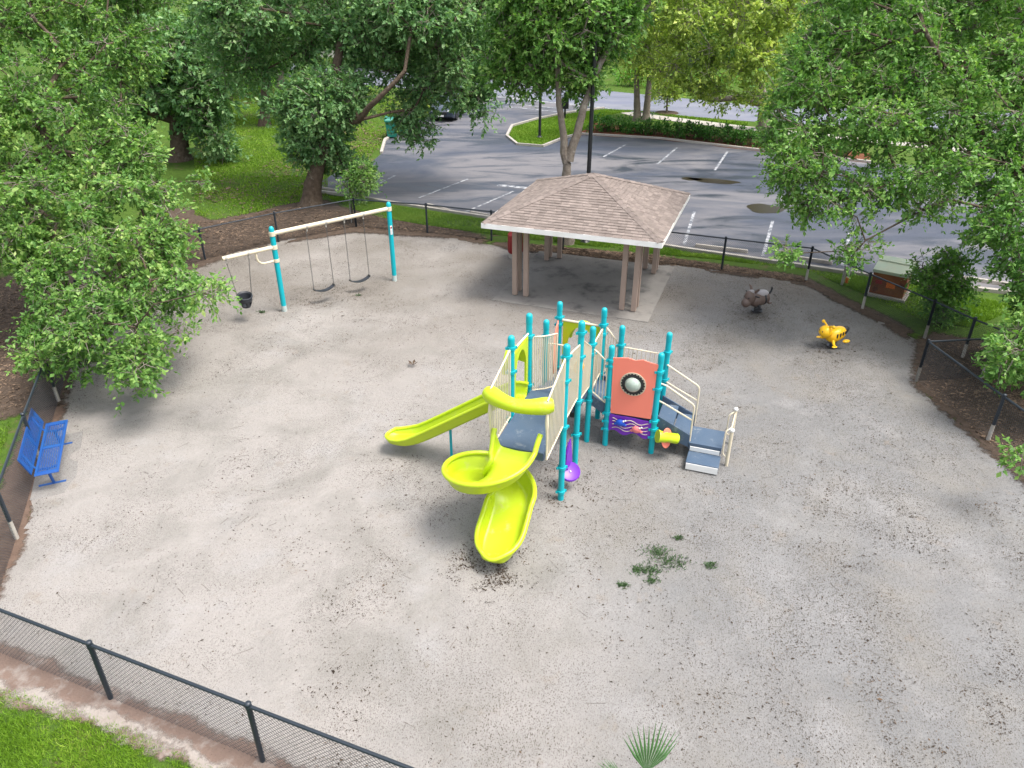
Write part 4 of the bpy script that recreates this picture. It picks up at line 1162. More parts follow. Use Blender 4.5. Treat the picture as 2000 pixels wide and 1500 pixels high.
perforated("seat", 0.44, bench, Matrix.Translation((0, -0.10, 0.45)), 8, 36)
perforated("backrest", 0.42, bench, Matrix.Translation((0, 0.37, 0.50)) @ Matrix.Rotation(R(72), 4, 'X'), 8, 36)
for x in (0.3, BL - 0.3):
    fr = MB().tube([(x, -0.04, 0.43), (x, 0.08, 0.40), (x, 0.30, 0.41), (x, 0.38, 0.50), (x, 0.50, 0.86)], 0.026, 8)
    fr.tube([(x, 0.12, 0.0), (x, 0.16, 0.42)], 0.03, 8).tube([(x, -0.1, 0.02), (x, 0.4, 0.02)], 0.026, 8)
    fr.build("leg", 'benchblue', bench)
pad = MB().box((BL / 2, 0.12, -0.026), (BL + 0.3, 0.8, 0.085)).build("concrete_pad", M['sand'], None, False, 0.015)
pad.location = bench.location; pad.rotation_euler = bench.rotation_euler
tag(pad, "sand dusted concrete pad under the blue bench", "pad")

# ================================================================== SPRING RIDERS
def spring(parent, h0=0.0, h1=0.24):
    MB().lathe([(0.17, 0.0), (0.17, 0.03), (0.15, 0.035)], 18).build("base_plate", 'spring', parent)
    pts = [(0.085 * math.cos(t), 0.085 * math.sin(t), h0 + 0.03 + (h1 - h0) * t / (2 * math.pi * 5)) for t in np.linspace(0, 2 * math.pi * 5, 90)]
    MB().tube(pts, 0.017, 6).build("spring", 'spring', parent)
bee = thing("spring_rider", "yellow bumblebee spring rider with black striped sides", "spring rider", (8.98, 18.78, 0), R(198))
spring(bee)
bb = MB()
prof = [(0.0, -0.34), (0.10, -0.33), (0.19, -0.25), (0.225, -0.12), (0.225, 0.02), (0.20, 0.16), (0.14, 0.27), (0.08, 0.33)]
bb.lathe(prof, 20, (-0.04, 0, 0.58), Vector((-1, 0, 0.28)))
body = bb.build("body", 'yellow', bee)
MB().lathe([(0.125, 0.0), (0.12, 0.06), (0.08, 0.16), (0.0, 0.22)], 16, (-0.29, 0, 0.655), Vector((-1, 0, 0.55))).build("tail", 'black', bee)
for sg in (-1, 1):
    for k in range(4):
        x = 0.08 - k * 0.1
        a0 = Vector((x, sg * (0.222 - 0.012 * abs(k - 1)), 0.60 + 0.028 * k))
        MB().ball(a0, (0.033, 0.02, 0.088 - 0.008 * k), 10, 8).build("stripe", 'black', body)
head = MB().ball((0.38, 0, 0.72), (0.20, 0.205, 0.19), 18, 12).build("head", 'yellow', bee)
for sg in (-1, 1):
    MB().ball((0.555, sg * 0.07, 0.765), (0.016, 0.018, 0.028), 8, 6).build("eye", 'black', head)
    MB().tube([(0.33, sg * 0.06, 0.89), (0.33, sg * 0.14, 0.94), (0.33, sg * 0.22, 0.955)], [0.03, 0.028, 0.03], 8).ball((0.33, sg * 0.235, 0.958), 0.052, 10, 7).build("antenna_handle", 'yellow', head)
    MB().tube([(0.16, sg * 0.16, 0.44), (0.20, sg * 0.27, 0.36), (0.24, sg * 0.36, 0.345)], [0.05, 0.04, 0.03], 8).ball((0.25, sg * 0.37, 0.345), (0.09, 0.06, 0.025), 10, 6).build("front_foot_rest", 'yellow', bee)
    MB().ball((-0.24, sg * 0.27, 0.42), (0.13, 0.075, 0.05), 10, 7).build("rear_foot_rest", 'yellow', bee)
MB().tube([(0.54, -0.06, 0.675), (0.575, 0.0, 0.66), (0.54, 0.06, 0.675)], 0.008, 6).build("mouth", 'black', head)
hr = thing("spring_rider", "brown animal spring rider with grey saddle", "spring rider", (7.56, 21.22, 0), R(205))
spring(hr)
MB().lathe([(0.0, -0.36), (0.12, -0.34), (0.2, -0.22), (0.215, -0.05), (0.215, 0.12), (0.2, 0.24), (0.1, 0.33), (0.0, 0.35)], 18, (-0.02, 0, 0.56), Vector((-1, 0, 0.12))).build("body", 'brown', hr)
MB().lathe([(0.218, -0.03), (0.226, -0.02), (0.226, 0.03), (0.218, 0.04)], 18, (-0.1, 0, 0.575), Vector((-1, 0, 0.12))).build("saddle_band", 'black', hr)
MB().ball((-0.10, 0, 0.72), (0.22, 0.17, 0.11), 14, 8).build("saddle", 'greysaddle', hr)
hd = MB().ball((0.36, 0, 0.66), (0.17, 0.17, 0.24), 16, 11, Matrix.Rotation(R(20), 3, 'Y')).ball((0.48, 0, 0.52), (0.15, 0.145, 0.15), 14, 9).build("head", 'brown', hr)
MB().ball((0.34, 0, 0.83), (0.11, 0.10, 0.08), 10, 7).build("forelock", 'greysaddle', hd)
for sg in (-1, 1):
    MB().tube([(0.26, sg * 0.08, 0.84), (0.24, sg * 0.17, 0.95), (0.26, sg * 0.22, 1.0)], [0.045, 0.04, 0.012], 8).build("ear", 'brown', hd)
    MB().ball((0.50, sg * 0.10, 0.70), 0.022, 8, 6).build("eye", 'black', hd)
    MB().tube([(0.28, sg * 0.14, 0.74), (0.28, sg * 0.30, 0.76)], 0.02, 8).build("handle", 'black', hr)
    MB().tube([(0.12, sg * 0.16, 0.42), (0.14, sg * 0.32, 0.34)], [0.05, 0.03], 8).build("foot_rest", 'black', hr)
MB().tube([(-0.36, 0, 0.66), (-0.44, 0, 0.72), (-0.47, 0, 0.82), (-0.45, 0, 0.88)], [0.035, 0.03, 0.03, 0.01], 8).build("tail", 'black', hr)
MB().box((-0.3, 0, 0.44), (0.12, 0.42, 0.05)).build("rear_foot_rest", 'brown', hr, True, 0.012)

bee.scale = (0.9, 0.9, 0.9)
for rd in (bee, hr):                                   # sit the bodies low on their springs
    for c_ in rd.children:
        if c_.name.split(".")[0] not in ("spring", "base_plate"): c_.location.z -= 0.16

# ================================================================== SMALL SITE FURNITURE
# rusty utility box on a pad outside the fence
tb = thing("utility_box", "pale green rusted metal utility box on the grass outside the fence", "utility box", (12.18, 22.55, 0), R(-35))
MB().box((0, 0, 0.05), (1.2, 1.1, 0.1)).build("pad", 'concrete', tb, False, 0.02)
MB().add([(-0.5, -0.44, 0.1), (0.5, -0.44, 0.1), (0.5, 0.44, 0.1), (-0.5, 0.44, 0.1), (-0.5, -0.44, 0.86), (0.5, -0.44, 0.86), (0.5, 0.44, 1.08), (-0.5, 0.44, 1.08)], [(0, 1, 5, 4), (1, 2, 6, 5), (2, 3, 7, 6), (3, 0, 4, 7), (0, 3, 2, 1), (4, 5, 6, 7)]).build("cabinet", 'rustfront', tb, False, 0.012)
MB().add([(-0.53, -0.49, 0.80), (0.53, -0.49, 0.80), (0.53, -0.49, 0.90), (-0.53, -0.49, 0.90), (-0.53, 0.47, 1.10), (0.53, 0.47, 1.10), (0.53, 0.47, 1.02), (-0.53, 0.47, 1.02)], [(0, 1, 2, 3), (3, 2, 5, 4), (4, 5, 6, 7), (0, 3, 4, 7), (1, 6, 5, 2), (0, 7, 6, 1)]).build("lid", 'rust', tb, False, 0.012)
MB().box((0, 0.1, 1.047), (1.0, 0.03, 0.02), Matrix.Rotation(R(13), 3, 'X')).build("lid_seam", 'rust', tb, False)
MB().box((0.08, -0.446, 0.45), (0.26, 0.008, 0.17)).build("warning_label", 'label_orange', tb, False)
MB().box((-0.28, -0.446, 0.5), (0.2, 0.008, 0.12)).build("faded_label", 'red', tb, False)
pv = thing("standpipe", "white capped pipes standing on the grass by the fence", "pipe", G(1648, 556), 0)
MB().tube([(-0.06, 0, -0.02), (-0.06, 0, 0.66)], 0.05, 10).build("riser", 'sleeve', pv)
MB().tube([(0.10, 0.05, 0.2), (0.12, 0.05, 0.72), (0.17, 0.05, 0.80)], 0.036, 10).ball((0.19, 0.05, 0.80), 0.07).build("capped_pipe", 'white', pv)
MB().lathe([(0.055, 0), (0.055, 0.24)], 10, (0.10, 0.05, 0)).build("orange_base", 'label_orange', pv)
MB().tube([(-0.1, 0.0, 0.3), (0.16, 0.05, 0.33)], 0.02, 8).build("strap", 'black', pv)
rb = thing("litter_bin", "red round litter bin behind the left pavilion posts", "litter bin", (0.12, 26.0, 0), 0)
rb.scale = (0.8, 0.8, 0.95)
MB().lathe([(0.30, 0), (0.31, 0.02), (0.30, 0.2)], 20).build("base", 'concrete', rb)
MB().lathe([(0.29, 0.2), (0.325, 0.24), (0.34, 0.88), (0.30, 0.9)], 20).build("body", 'red', rb)
MB().lathe([(0.345, 0.88), (0.345, 0.92), (0.26, 1.0), (0.12, 1.03), (0.12, 0.99), (0.0, 0.98)], 20).build("lid", 'red', rb)
for k in range(16):
    a = 2 * math.pi * k / 16
    MB().box((0.338 * math.cos(a), 0.338 * math.sin(a), 0.56), (0.012, 0.05, 0.62), Matrix.Rotation(a, 3, 'Z')).build("slat", 'red', rb, False)
# light poles
for loc, h, label in ((G(1143, 474), 9.0, "black lamp pole rising behind the pavilion roof"), (G(1054, 269), 8.0, "black lamp pole on the grass island")):
    lp_ = thing("lamp_pole", label, "lamp pole", (loc.x, loc.y, 0), 0, "black lamp poles")
    MB().lathe([(0.19, 0), (0.19, 0.05), (0.10, 0.12), (0.085, 0.2), (0.06, h)], 14).build("shaft", 'pole', lp_)
    MB().box((0, -0.32, h + 0.02), (0.30, 0.62, 0.12)).build("lamp_head", 'pole', lp_, False, 0.02)
    MB().box((0, -0.36, h - 0.045), (0.24, 0.44, 0.02)).build("lens", 'white', lp_, False)
# wheel stops
ws = [((834, 404), (878, 416), "left of the pair behind the pavilion's left corner"), ((918, 419), (968, 428), "just left of the pavilion roof corner"), ((1357, 484), (1464, 497), "right of the pavilion, in front of the first stall"), ((1530, 505), (1628, 519), "behind the fence corner post"), ((1860, 545), (1975, 562), "at the far right under the oak branches"), ((600, 366), (665, 378), "half hidden beside the big oak trunk")]
for a, b, where in ws:
    pa, pb = G(*a), G(*b)
    dv = pb - pa; Lw = min(dv.length, 1.95)
    c_ = (pa + pb) / 2
    o = MB().add([(-Lw / 2, -0.075, 0.008), (Lw / 2, -0.075, 0.008), (Lw / 2, 0.075, 0.008), (-Lw / 2, 0.075, 0.008), (-Lw / 2 + 0.03, -0.05, 0.13), (Lw / 2 - 0.03, -0.05, 0.13), (Lw / 2 - 0.03, 0.05, 0.13), (-Lw / 2 + 0.03, 0.05, 0.13)],
                 [(0, 1, 5, 4), (1, 2, 6, 5), (2, 3, 7, 6), (3, 0, 4, 7), (4, 5, 6, 7), (0, 3, 2, 1)]).build("wheel_stop", 'concrete', None, False, 0.012)
    o.location = (c_.x, c_.y + 0.12, 0); o.rotation_euler = (0, 0, math.atan2(dv.y, dv.x))
    tag(o, "low concrete wheel stop " + where, "wheel stop", "concrete wheel stops along the lot edge")
# bins by the drive
for loc, rz, label in (((-7.35, 47.3, 0), R(10), "green wheeled bin nearer the oak trunk"), ((-6.55, 47.9, 0), R(-4), "green wheeled bin nearer the drive")):
    b_ = thing("wheeled_bin", label, "bin", loc, rz, "green wheeled bins by the drive")
    MB().add([(-0.27, -0.30, 0.08), (0.27, -0.30, 0.08), (0.27, 0.26, 0.08), (-0.27, 0.26, 0.08), (-0.36, -0.40, 1.05), (0.36, -0.40, 1.05), (0.36, 0.36, 1.05), (-0.36, 0.36, 1.05)], [(0, 1, 5, 4), (1, 2, 6, 5), (2, 3, 7, 6), (3, 0, 4, 7), (4, 5, 6, 7), (0, 3, 2, 1)]).build("body", 'bin', b_, False, 0.03)
    MB().box((0, -0.02, 1.03), (0.80, 0.86, 0.07)).build("rim", 'bin', b_, False, 0.02)
    MB().add([(-0.4, -0.46, 1.07), (0.4, -0.46, 1.07), (0.4, 0.42, 1.07), (-0.4, 0.42, 1.07), (-0.3, -0.34, 1.17), (0.3, -0.34, 1.17), (0.3, 0.36, 1.21), (-0.3, 0.36, 1.21)], [(0, 1, 5, 4), (1, 2, 6, 5), (2, 3, 7, 6), (3, 0, 4, 7), (4, 5, 6, 7), (0, 3, 2, 1)]).build("lid", 'bin', b_, False, 0.03)
    for sg in (-1, 1):
        MB().lathe([(0.13, -0.03), (0.13, 0.03)], 16, (sg * 0.3, 0.34, 0.13), (1, 0, 0)).build("wheel", 'black', b_)
    MB().tube([(-0.3, 0.46, 1.0), (0.3, 0.46, 1.0)], 0.02, 8).build("handle", 'bin', b_)
# dark car coming down the drive, mostly behind the oak branches
car = thing("parked_car", "dark blue car facing the camera behind the hanging oak branches", "car", (-4.45, 54.6, 0.010), R(-8))
def loft(secs, m, name, parent, bevel=0.0):
    mb = MB(); k = len(secs[0]); vs = [p for s_ in secs for p in s_]
    fs = [(i * k + j, i * k + (j + 1) % k, (i + 1) * k + (j + 1) % k, (i + 1) * k + j) for i in range(len(secs) - 1) for j in range(k)]
    fs += [tuple(reversed(range(k))), tuple((len(secs) - 1) * k + j for j in range(k))]
    return mb.add(vs, fs).build(name, m, parent, True, bevel)
def sec(y, hw, z0, z1, tw=0.92):
    return [(-hw, y, z0), (hw, y, z0), (hw * 1.02, y, z0 + (z1 - z0) * 0.55), (hw * tw, y, z1), (-hw * tw, y, z1), (-hw * 1.02, y, z0 + (z1 - z0) * 0.55)]
body = loft([sec(-2.25, 0.76, 0.34, 0.66), sec(-2.1, 0.86, 0.24, 0.80), sec(-1.2, 0.91, 0.2, 0.95), sec(-0.6, 0.92, 0.2, 1.0), sec(1.2, 0.92, 0.2, 1.02), sec(2.0, 0.9, 0.24, 1.0), sec(2.25, 0.82, 0.34, 0.9)], 'carpaint', "body", car, 0.02)
cab = loft([sec(-0.95, 0.80, 0.95, 1.0, 0.98), sec(-0.25, 0.80, 0.98, 1.46, 0.80), sec(0.8, 0.80, 1.0, 1.5, 0.80), sec(1.7, 0.80, 1.0, 1.36, 0.82), sec(2.15, 0.78, 0.98, 1.02, 0.95)], 'glass', "windows", car, 0.01)
loft([sec(-0.28, 0.64, 1.44, 1.475, 0.95), sec(0.8, 0.65, 1.49, 1.53, 0.95), sec(1.72, 0.64, 1.35, 1.385, 0.95)], 'carpaint', "roof", car, 0.01)
for sg in (-1, 1):
    MB().box((sg * 0.62, -2.16, 0.66), (0.34, 0.12, 0.14), Matrix.Rotation(sg * 0.2, 3, 'Z')).build("headlight", 'white', car, True, 0.03)
    MB().box((sg * 1.0, -0.62, 1.03), (0.18, 0.1, 0.13)).build("mirror", 'carpaint', car, True, 0.03)
    for y in (-1.4, 1.4):
        wh = MB().lathe([(0.20, -0.1), (0.33, -0.1), (0.34, 0), (0.33, 0.1), (0.20, 0.1)], 20, (sg * 0.84, y, 0.33), (1, 0, 0)).build("wheel", 'black', car)
        MB().lathe([(0.2, -0.06), (0.2, 0.085), (0.05, 0.1)], 14, (sg * 0.84, y, 0.33), (sg, 0, 0)).build("rim", 'chrome', wh)
MB().box((0, -2.27, 0.56), (0.8, 0.06, 0.2)).build("grille", 'black', car, True, 0.02)
MB().box((0, -2.31, 0.66), (0.84, 0.03, 0.03)).build("trim", 'chrome', car, True, 0.008)
MB().box((0, -2.30, 0.40), (0.42, 0.02, 0.11)).build("number_plate", 'white', car, False)
# blue signs beyond the car
for u, label in ((874, "plain blue sign panel seen through leaves, left of two"), (888, "plain blue sign panel seen through leaves, right of two")):
    g_ = G(u, 203)
    sg_ = thing("sign", label, "sign", (g_.x, g_.y, 0), 0, "blue sign panels by the road")
    MB().tube([(0, 0, -0.05), (0, 0, 1.7)], 0.03, 8).build("post", 'sleeve', sg_)
    MB().box((0, -0.04, 1.45), (0.48, 0.02, 0.5)).build("panel", 'signblue', sg_, False, 0.004)
mbx = thing("mailbox", "black box on a post seen through the forked trunk", "mailbox", (G(1103, 232).x, G(1103, 232).y, 0), 0)
MB().box((0, 0, 0.45), (0.12, 0.12, 0.95)).build("post", 'pole', mbx, False)
MB().box((0, 0, 1.05), (0.45, 0.5, 0.75)).build("box", 'pole', mbx, False, 0.03)
MB().box((0, -0.26, 1.15), (0.32, 0.015, 0.2)).build("flap", 'black', mbx, False)
# pale house far behind the trees
def house(loc, rz, wd, dp, h, label, roofm):
    hs = thing("house", label, "house", loc, rz)
    MB().box((0, 0, h / 2), (wd, dp, h)).build("wall", 'housewall', hs, False)
    r_ = MB().add([(-wd / 2 - 0.6, -dp / 2 - 0.6, h), (wd / 2 + 0.6, -dp / 2 - 0.6, h), (wd / 2 + 0.6, dp / 2 + 0.6, h), (-wd / 2 - 0.6, dp / 2 + 0.6, h), (-wd / 4, 0, h + 1.8), (wd / 4, 0, h + 1.8)], [(0, 1, 5, 4), (1, 2, 5), (2, 3, 4, 5), (3, 0, 4), (3, 2, 1, 0)]).build("roof", roofm, hs, False)
    for k in range(4):
        x = -wd / 2 + wd * (k + 0.5) / 4
        f = MB().box((x, -dp / 2 - 0.03, h * 0.55), (1.5, 0.08, 1.3)).build("window", 'white', hs, False)
        MB().box((x, -dp / 2 - 0.08, h * 0.55), (1.3, 0.03, 1.1)).build("pane", 'housepane', f, False)
    return hs
house((-18, 96, 0), 0.05, 16, 9, 4.2, "pale house glimpsed between the branches at the upper left", 'fascia')
house((10.5, 100, 0), -0.1, 11, 8, 4.0, "pale house with a green roof glimpsed behind the forked tree", 'greenroof')

# ================================================================== TREES
def crown_points(poly, yfun, n, thick, seed, spread=0.0):
    """clump centres filling a rounded body whose outline is known; yfun gives the distance of its near face"""
    r = np.random.default_rng(seed)
    P = np.array(poly, float)
    lo, hi = P.min(0), P.max(0)
    o = []
    while len(o) < n:
        q = r.uniform(lo, hi, (n * 3, 2))
        q = q[inside(q, P)]
        for u, v in q:
            # distance to outline (px) gives the local thickness: thin at the rim, full inside
            d = 1e9
            for i in range(len(P)):
                a, b = P[i], P[(i + 1) % len(P)]
                ab = b - a; t = np.clip(((u - a[0]) * ab[0] + (v - a[1]) * ab[1]) / (ab @ ab + 1e-9), 0, 1)
                d = min(d, math.hypot(u - a[0] - t * ab[0], v - a[1] - t * ab[1]))
            k = min(1.0, math.sqrt(d / 130.0))
            y0 = yfun(u, v)
            o.append(AT(u, v, y0 + thick * (0.5 * (1 - k) + k * r.random() ** 1.3)))
            if len(o) >= n: break
    return np.array([tuple(p) for p in o])

def leaves_for(C, rad, per, L, seed, droop=0.25, upn=0.9):
    """sprays of leaves on short twigs around every clump centre"""
    r = np.random.default_rng(seed)
    n = len(C)
    ntw = max(4, per // 9)
    cc = np.repeat(C, ntw, 0); rr = np.repeat(rad, ntw)
    D = r.normal(size=(len(cc), 3)); D[:, 2] = D[:, 2] * 0.7 - droop * 0.4
    D /= np.linalg.norm(D, axis=1, keepdims=True)
    ln = rr * r.uniform(0.55, 1.15, len(cc))
    st = cc + r.normal(size=cc.shape) * (rr * 0.18)[:, None]
    m = 9
    t = np.tile(np.linspace(0.55, 1.03, m), len(cc)) + r.uniform(-0.05, 0.05, m * len(cc))
    Dm, Sm, lm = np.repeat(D, m, 0), np.repeat(st, m, 0), np.repeat(ln, m)
    base = Sm + Dm * (lm * t)[:, None]
    base[:, 2] -= droop * 0.35 * lm * t * t
    rnd = r.normal(size=base.shape)
    A = Dm * 0.75 + rnd * 0.62; A[:, 2] -= 0.12
    N = r.normal(size=base.shape) * 0.62; N[:, 2] += upn
    Ls = L * r.uniform(0.5, 1.45, len(base)) * np.repeat(r.uniform(0.75, 1.25, len(cc)), m)
    V, F = leaf_quads(base, A, N, Ls, Ls * r.uniform(0.42, 0.62, len(base)))
    return V, F, st, st + D * ln[:, None] * 0.9

def twig_mesh(A, B, r0, r1):
    """3-sided tapering sticks from A to B"""
    d = B - A; d /= np.linalg.norm(d, axis=1, keepdims=True) + 1e-9
    e = np.cross(d, np.array([0.31, 0.17, 0.93])); e /= np.linalg.norm(e, axis=1, keepdims=True) + 1e-9
    f = np.cross(d, e)
    V = []
    for P_, r_ in ((A, r0), (B, r1)):
        for th in (0, 2.094, 4.189):
            V.append(P_ + (e * math.cos(th) + f * math.sin(th)) * (r_[:, None] if isinstance(r_, np.ndarray) else r_))
    V = np.stack(V, 1).reshape(-1, 3)
    k = np.arange(len(A)) * 6
    F = np.concatenate([np.stack([k + a, k + b, k + b + 3, k + a + 3], 1) for a, b in ((0, 1), (1, 2), (2, 0))])
    return V, F

def branches(C, root_pts, r_tip=0.014, seed=0, maxr=0.3):
    """join every clump centre to the nearest node nearer the trunk; thickness follows what hangs on it"""
    nodes = [Vector(p) for p in root_pts]; par = [i - 1 for i in range(len(nodes))]
    fixed = len(nodes)
    origin = nodes[-1]
    order = sorted(range(len(C)), key=lambda i: (Vector(C[i]) - origin).length)
    arr = np.array([tuple(p) for p in nodes])
    dep = np.array([0.0] * len(nodes))
    for i in order:
        c = np.array(C[i])
        dd = np.linalg.norm(arr - c, axis=1) + 0.25 * dep
        j = int(dd[max(0, fixed - 4):].argmin()) + max(0, fixed - 4)
        a = arr[j]; L = np.linalg.norm(c - a)
        k = max(1, int(L / 1.1))
        prev = j
        rs = np.random.default_rng(seed + i)
        for s in range(1, k + 1):
            t = s / k
            p = a + (c - a) * t
            if s < k: p = p + rs.normal(size=3) * 0.10 * L / k + np.array([0, 0, 0.10 * L * math.sin(math.pi * t)])
            nodes.append(Vector(p)); par.append(prev)
            arr = np.vstack([arr, p]); dep = np.append(dep, dep[prev] + L / k)
            prev = len(nodes) - 1
    load = [0.0] * len(nodes)
    ch = [0] * len(nodes)
    for i in range(len(nodes) - 1, 0, -1):
        if load[i] == 0: load[i] = 1.0
        if par[i] >= 0: load[par[i]] += load[i]; ch[par[i]] += 1
    rad = [min(maxr, r_tip * load[i] ** 0.5) for i in range(len(nodes))]
    V, F = [], []
    n = 6
    for i in range(fixed, len(nodes)):
        a, b = nodes[par[i]], nodes[i]
        d = (b - a)
        if d.length < 1e-4: continue
        d.normalize(); e = d.orthogonal().normalized(); f = d.cross(e)
        ra, rb = min(rad[par[i]], rad[i] * 1.35), rad[i]
        k = len(V)
        for p, r_ in ((a, ra), (b, rb)):
            for q in range(n):
                th = 2 * math.pi * q / n
                V.append(tuple(p + (e * math.cos(th) + f * math.sin(th)) * r_))
        for q in range(n): F.append((k + q, k + (q + 1) % n, k + n + (q + 1) % n, k + n + q))
    return np.array(V), np.array(F)

def tree(label, base, trunk_pts, trunk_r, clumps, rad, per, leafL, leafm, seed, bark='bark', name="oak_tree", cat="tree", group=None, droop=0.25, maxr=0.22, limbs=(), twigs=0.35, upn=0.9):
    """trunk_pts: world points from the base to the first fork; limbs: extra hand-placed limbs"""
    o = Vector((base[0], base[1], 0))
    root = thing(name, label, cat, o, 0, group)
    loc = lambda p: Vector(p) - o
    r = np.random.default_rng(seed)
    tp = [Vector((base[0], base[1], -0.1))] + [Vector(p) for p in trunk_pts]
    fine, fr = [], []
    for i in range(len(tp) - 1):
        for s in range(4):
            t = s / 4; fine.append(tp[i].lerp(tp[i + 1], t)); x = (i + t) / (len(tp) - 1)
            fr.append(trunk_r * (1 - 0.42 * x) * (1.0 + 0.55 * math.exp(-x * 14)) * (1 + 0.04 * math.sin(7.3 * x * len(tp) + seed)))
    fine.append(tp[-1]); fr.append(trunk_r * 0.56)
    MB().tube([loc(p) for p in fine], fr, 14).build("trunk", bark, root)
    lm = MB()
    for pts, r0, r1 in limbs:
        pts = [Vector(p) for p in pts]; f2, rr = [], []
        for i in range(len(pts) - 1):
            for s in range(3):
                t = s / 3; x = (i + t) / (len(pts) - 1)
                f2.append(pts[i].lerp(pts[i + 1], t) + Vector(r.normal(size=3) * 0.02)); rr.append(r0 + (r1 - r0) * x)
        f2.append(pts[-1]); rr.append(r1)
        lm.tube([loc(p) for p in f2], rr, 9)
    if limbs: lm.build("limbs", bark, root)
    C = np.array(clumps) - np.array(o)
    rootp = [loc(p) for p in tp]
    for pts, r0, r1 in limbs: rootp = rootp + [loc(p) for p in pts[1:]]
    bV, bF = branches(C, rootp, seed=seed, maxr=maxr)
    tag(np_mesh("branches", bV, bF, M[bark], root), kind='stuff')
    radii = rad * r.uniform(0.7, 1.25, len(C))
    V, F, ta, tb_ = leaves_for(C, radii, per, leafL, seed, droop, upn)
    cr = np_mesh("crown", V, F, M[leafm], root)
    tag(cr, kind='stuff')
    k = r.random(len(ta)) < twigs
    tV, tF = twig_mesh(ta[k], tb_[k], leafL * 0.10, leafL * 0.035)
    tw = np_mesh("twigs", tV, tF, M['twig'], root); tag(tw, kind='stuff')
    return root

# --- near left oak, hanging over the fence
polyA = [(-130, -110), (330, -110), (335, 30), (285, 130), (240, 215), (292, 260), (368, 302), (402, 345), (376, 400), (356, 480), (372, 560), (355, 640), (310, 685), (292, 745), (254, 755), (225, 695), (150, 725), (90, 725), (45, 695), (80, 610), (66, 540), (-10, 500), (-130, 520)]
yA = lambda u, v: 22.5 - 10.0 * max(0.0, min(1.0, v / 780.0)) ** 1.15 + 0.0012 * max(0, 200 - u)
cA = crown_points(polyA, yA, 520, 3.6, 11)
cA = np.vstack([cA, [tuple(AT(u, v, 14.6)) for u, v in ((395, 572), (410, 576))]])
tree("large oak at the left whose branches hang over the sand above the blue bench", (-14.2, 21.5), [(-14.0, 21.4, 1.5), (-13.6, 21.2, 3.2), (-13.2, 20.8, 4.6)], 0.42, cA, 0.47, 270, 0.108, 'oakleaf', 21, group="oaks around the playground", maxr=0.17)
# --- right oak
polyF = [(1585, -110), (1575, 20), (1522, 135), (1492, 230), (1506, 300), (1495, 330), (1540, 380), (1546, 450), (1600, 425), (1640, 452), (1690, 422), (1750, 382), (1810, 432), (1880, 422), (1912, 508), (1975, 535), (2005, 600), (1950, 645), (1945, 718), (1970, 748), (2050, 775), (2140, 770), (2140, -110)]
yF_ = lambda u, v: 21.5 - 9.0 * max(0.0, min(1.0, v / 780.0)) ** 1.1 + 0.004 * max(0, 1750 - u)
cF = crown_points(polyF, yF_, 560, 3.4, 12)
ex = [tuple(AT(u, v, 18.5)) for u, v in ((1535, 485), (1545, 495), (1650, 490), (1660, 505), (1690, 470), (1985, 890))]
cF = np.vstack([cF, ex[:5], [tuple(AT(1992, 885, 11.5))]])
tree("large oak at the right hanging over the fence and lot", (16.6, 19.6), [(16.5, 19.5, 1.6), (16.2, 19.2, 3.4), (15.6, 18.8, 4.8)], 0.45, cF, 0.47, 270, 0.105, 'oakleaf_mid', 22, group="oaks around the playground", maxr=0.17, droop=0.35)
# --- big oak behind the swings
polyC1 = [(530, 195), (600, 142), (695, 150), (708, 205), (662, 245), (650, 300), (712, 335), (722, 358), (690, 362), (655, 330), (600, 308), (552, 295), (568, 245)]
polyC2 = [(350, -110), (970, -110), (968, 60), (980, 125), (945, 172), (978, 218), (955, 242), (918, 195), (902, 208), (850, 180), (828, 282), (792, 280), (768, 215), (782, 165), (725, 128), (640, 70), (600, 118), (540, 120), (500, 150), (440, 140), (402, 108), (375, 55)]
cC = np.vstack([crown_points(polyC1, lambda u, v: 31.0, 125, 4.2, 13), crown_points(polyC2, lambda u, v: 31.5 + 0.003 * abs(u - 680), 345, 6.0, 14)])
bC = G(608, 402)
kC = AT(640, 235, bC.y)
limC = [([AT(625, 315, bC.y), AT(645, 240, bC.y), AT(655, 140, bC.y + 0.5), AT(672, 60, bC.y + 1)], 0.30, 0.14), ([AT(645, 240, bC.y), AT(700, 235, bC.y - 0.6), AT(735, 195, bC.y - 1.2), AT(790, 140, bC.y - 1)], 0.16, 0.08)]
tree("big oak with thick trunk behind the swing frame", (bC.x, bC.y), [AT(611, 360, bC.y), AT(618, 335, bC.y), AT(625, 315, bC.y)], 0.44, cC, 0.72, 306, 0.165, 'oakleaf_cool', 23, group="oaks around the playground", maxr=0.16, limbs=limC, droop=0.3)
# --- shaded oak farther left
polyB = [(140, 80), (230, 30), (390, 40), (448, 120), (446, 290), (425, 308), (395, 275), (370, 232), (335, 212), (300, 228), (255, 262), (200, 235), (150, 215)]
bB = G(352, 312)
tree("shaded oak with dark trunk beyond the left fence", (bB.x, bB.y), [AT(350, 270, bB.y), AT(345, 235, bB.y), AT(335, 200, bB.y)], 0.52, crown_points(polyB, lambda u, v: 38.5, 180, 5.0, 15), 0.95, 240, 0.22, 'oakleaf_cool', 24, group="oaks around the playground", limbs=[([AT(345, 235, bB.y), AT(270, 215, bB.y - 1), AT(240, 180, bB.y - 1)], 0.25, 0.1)])
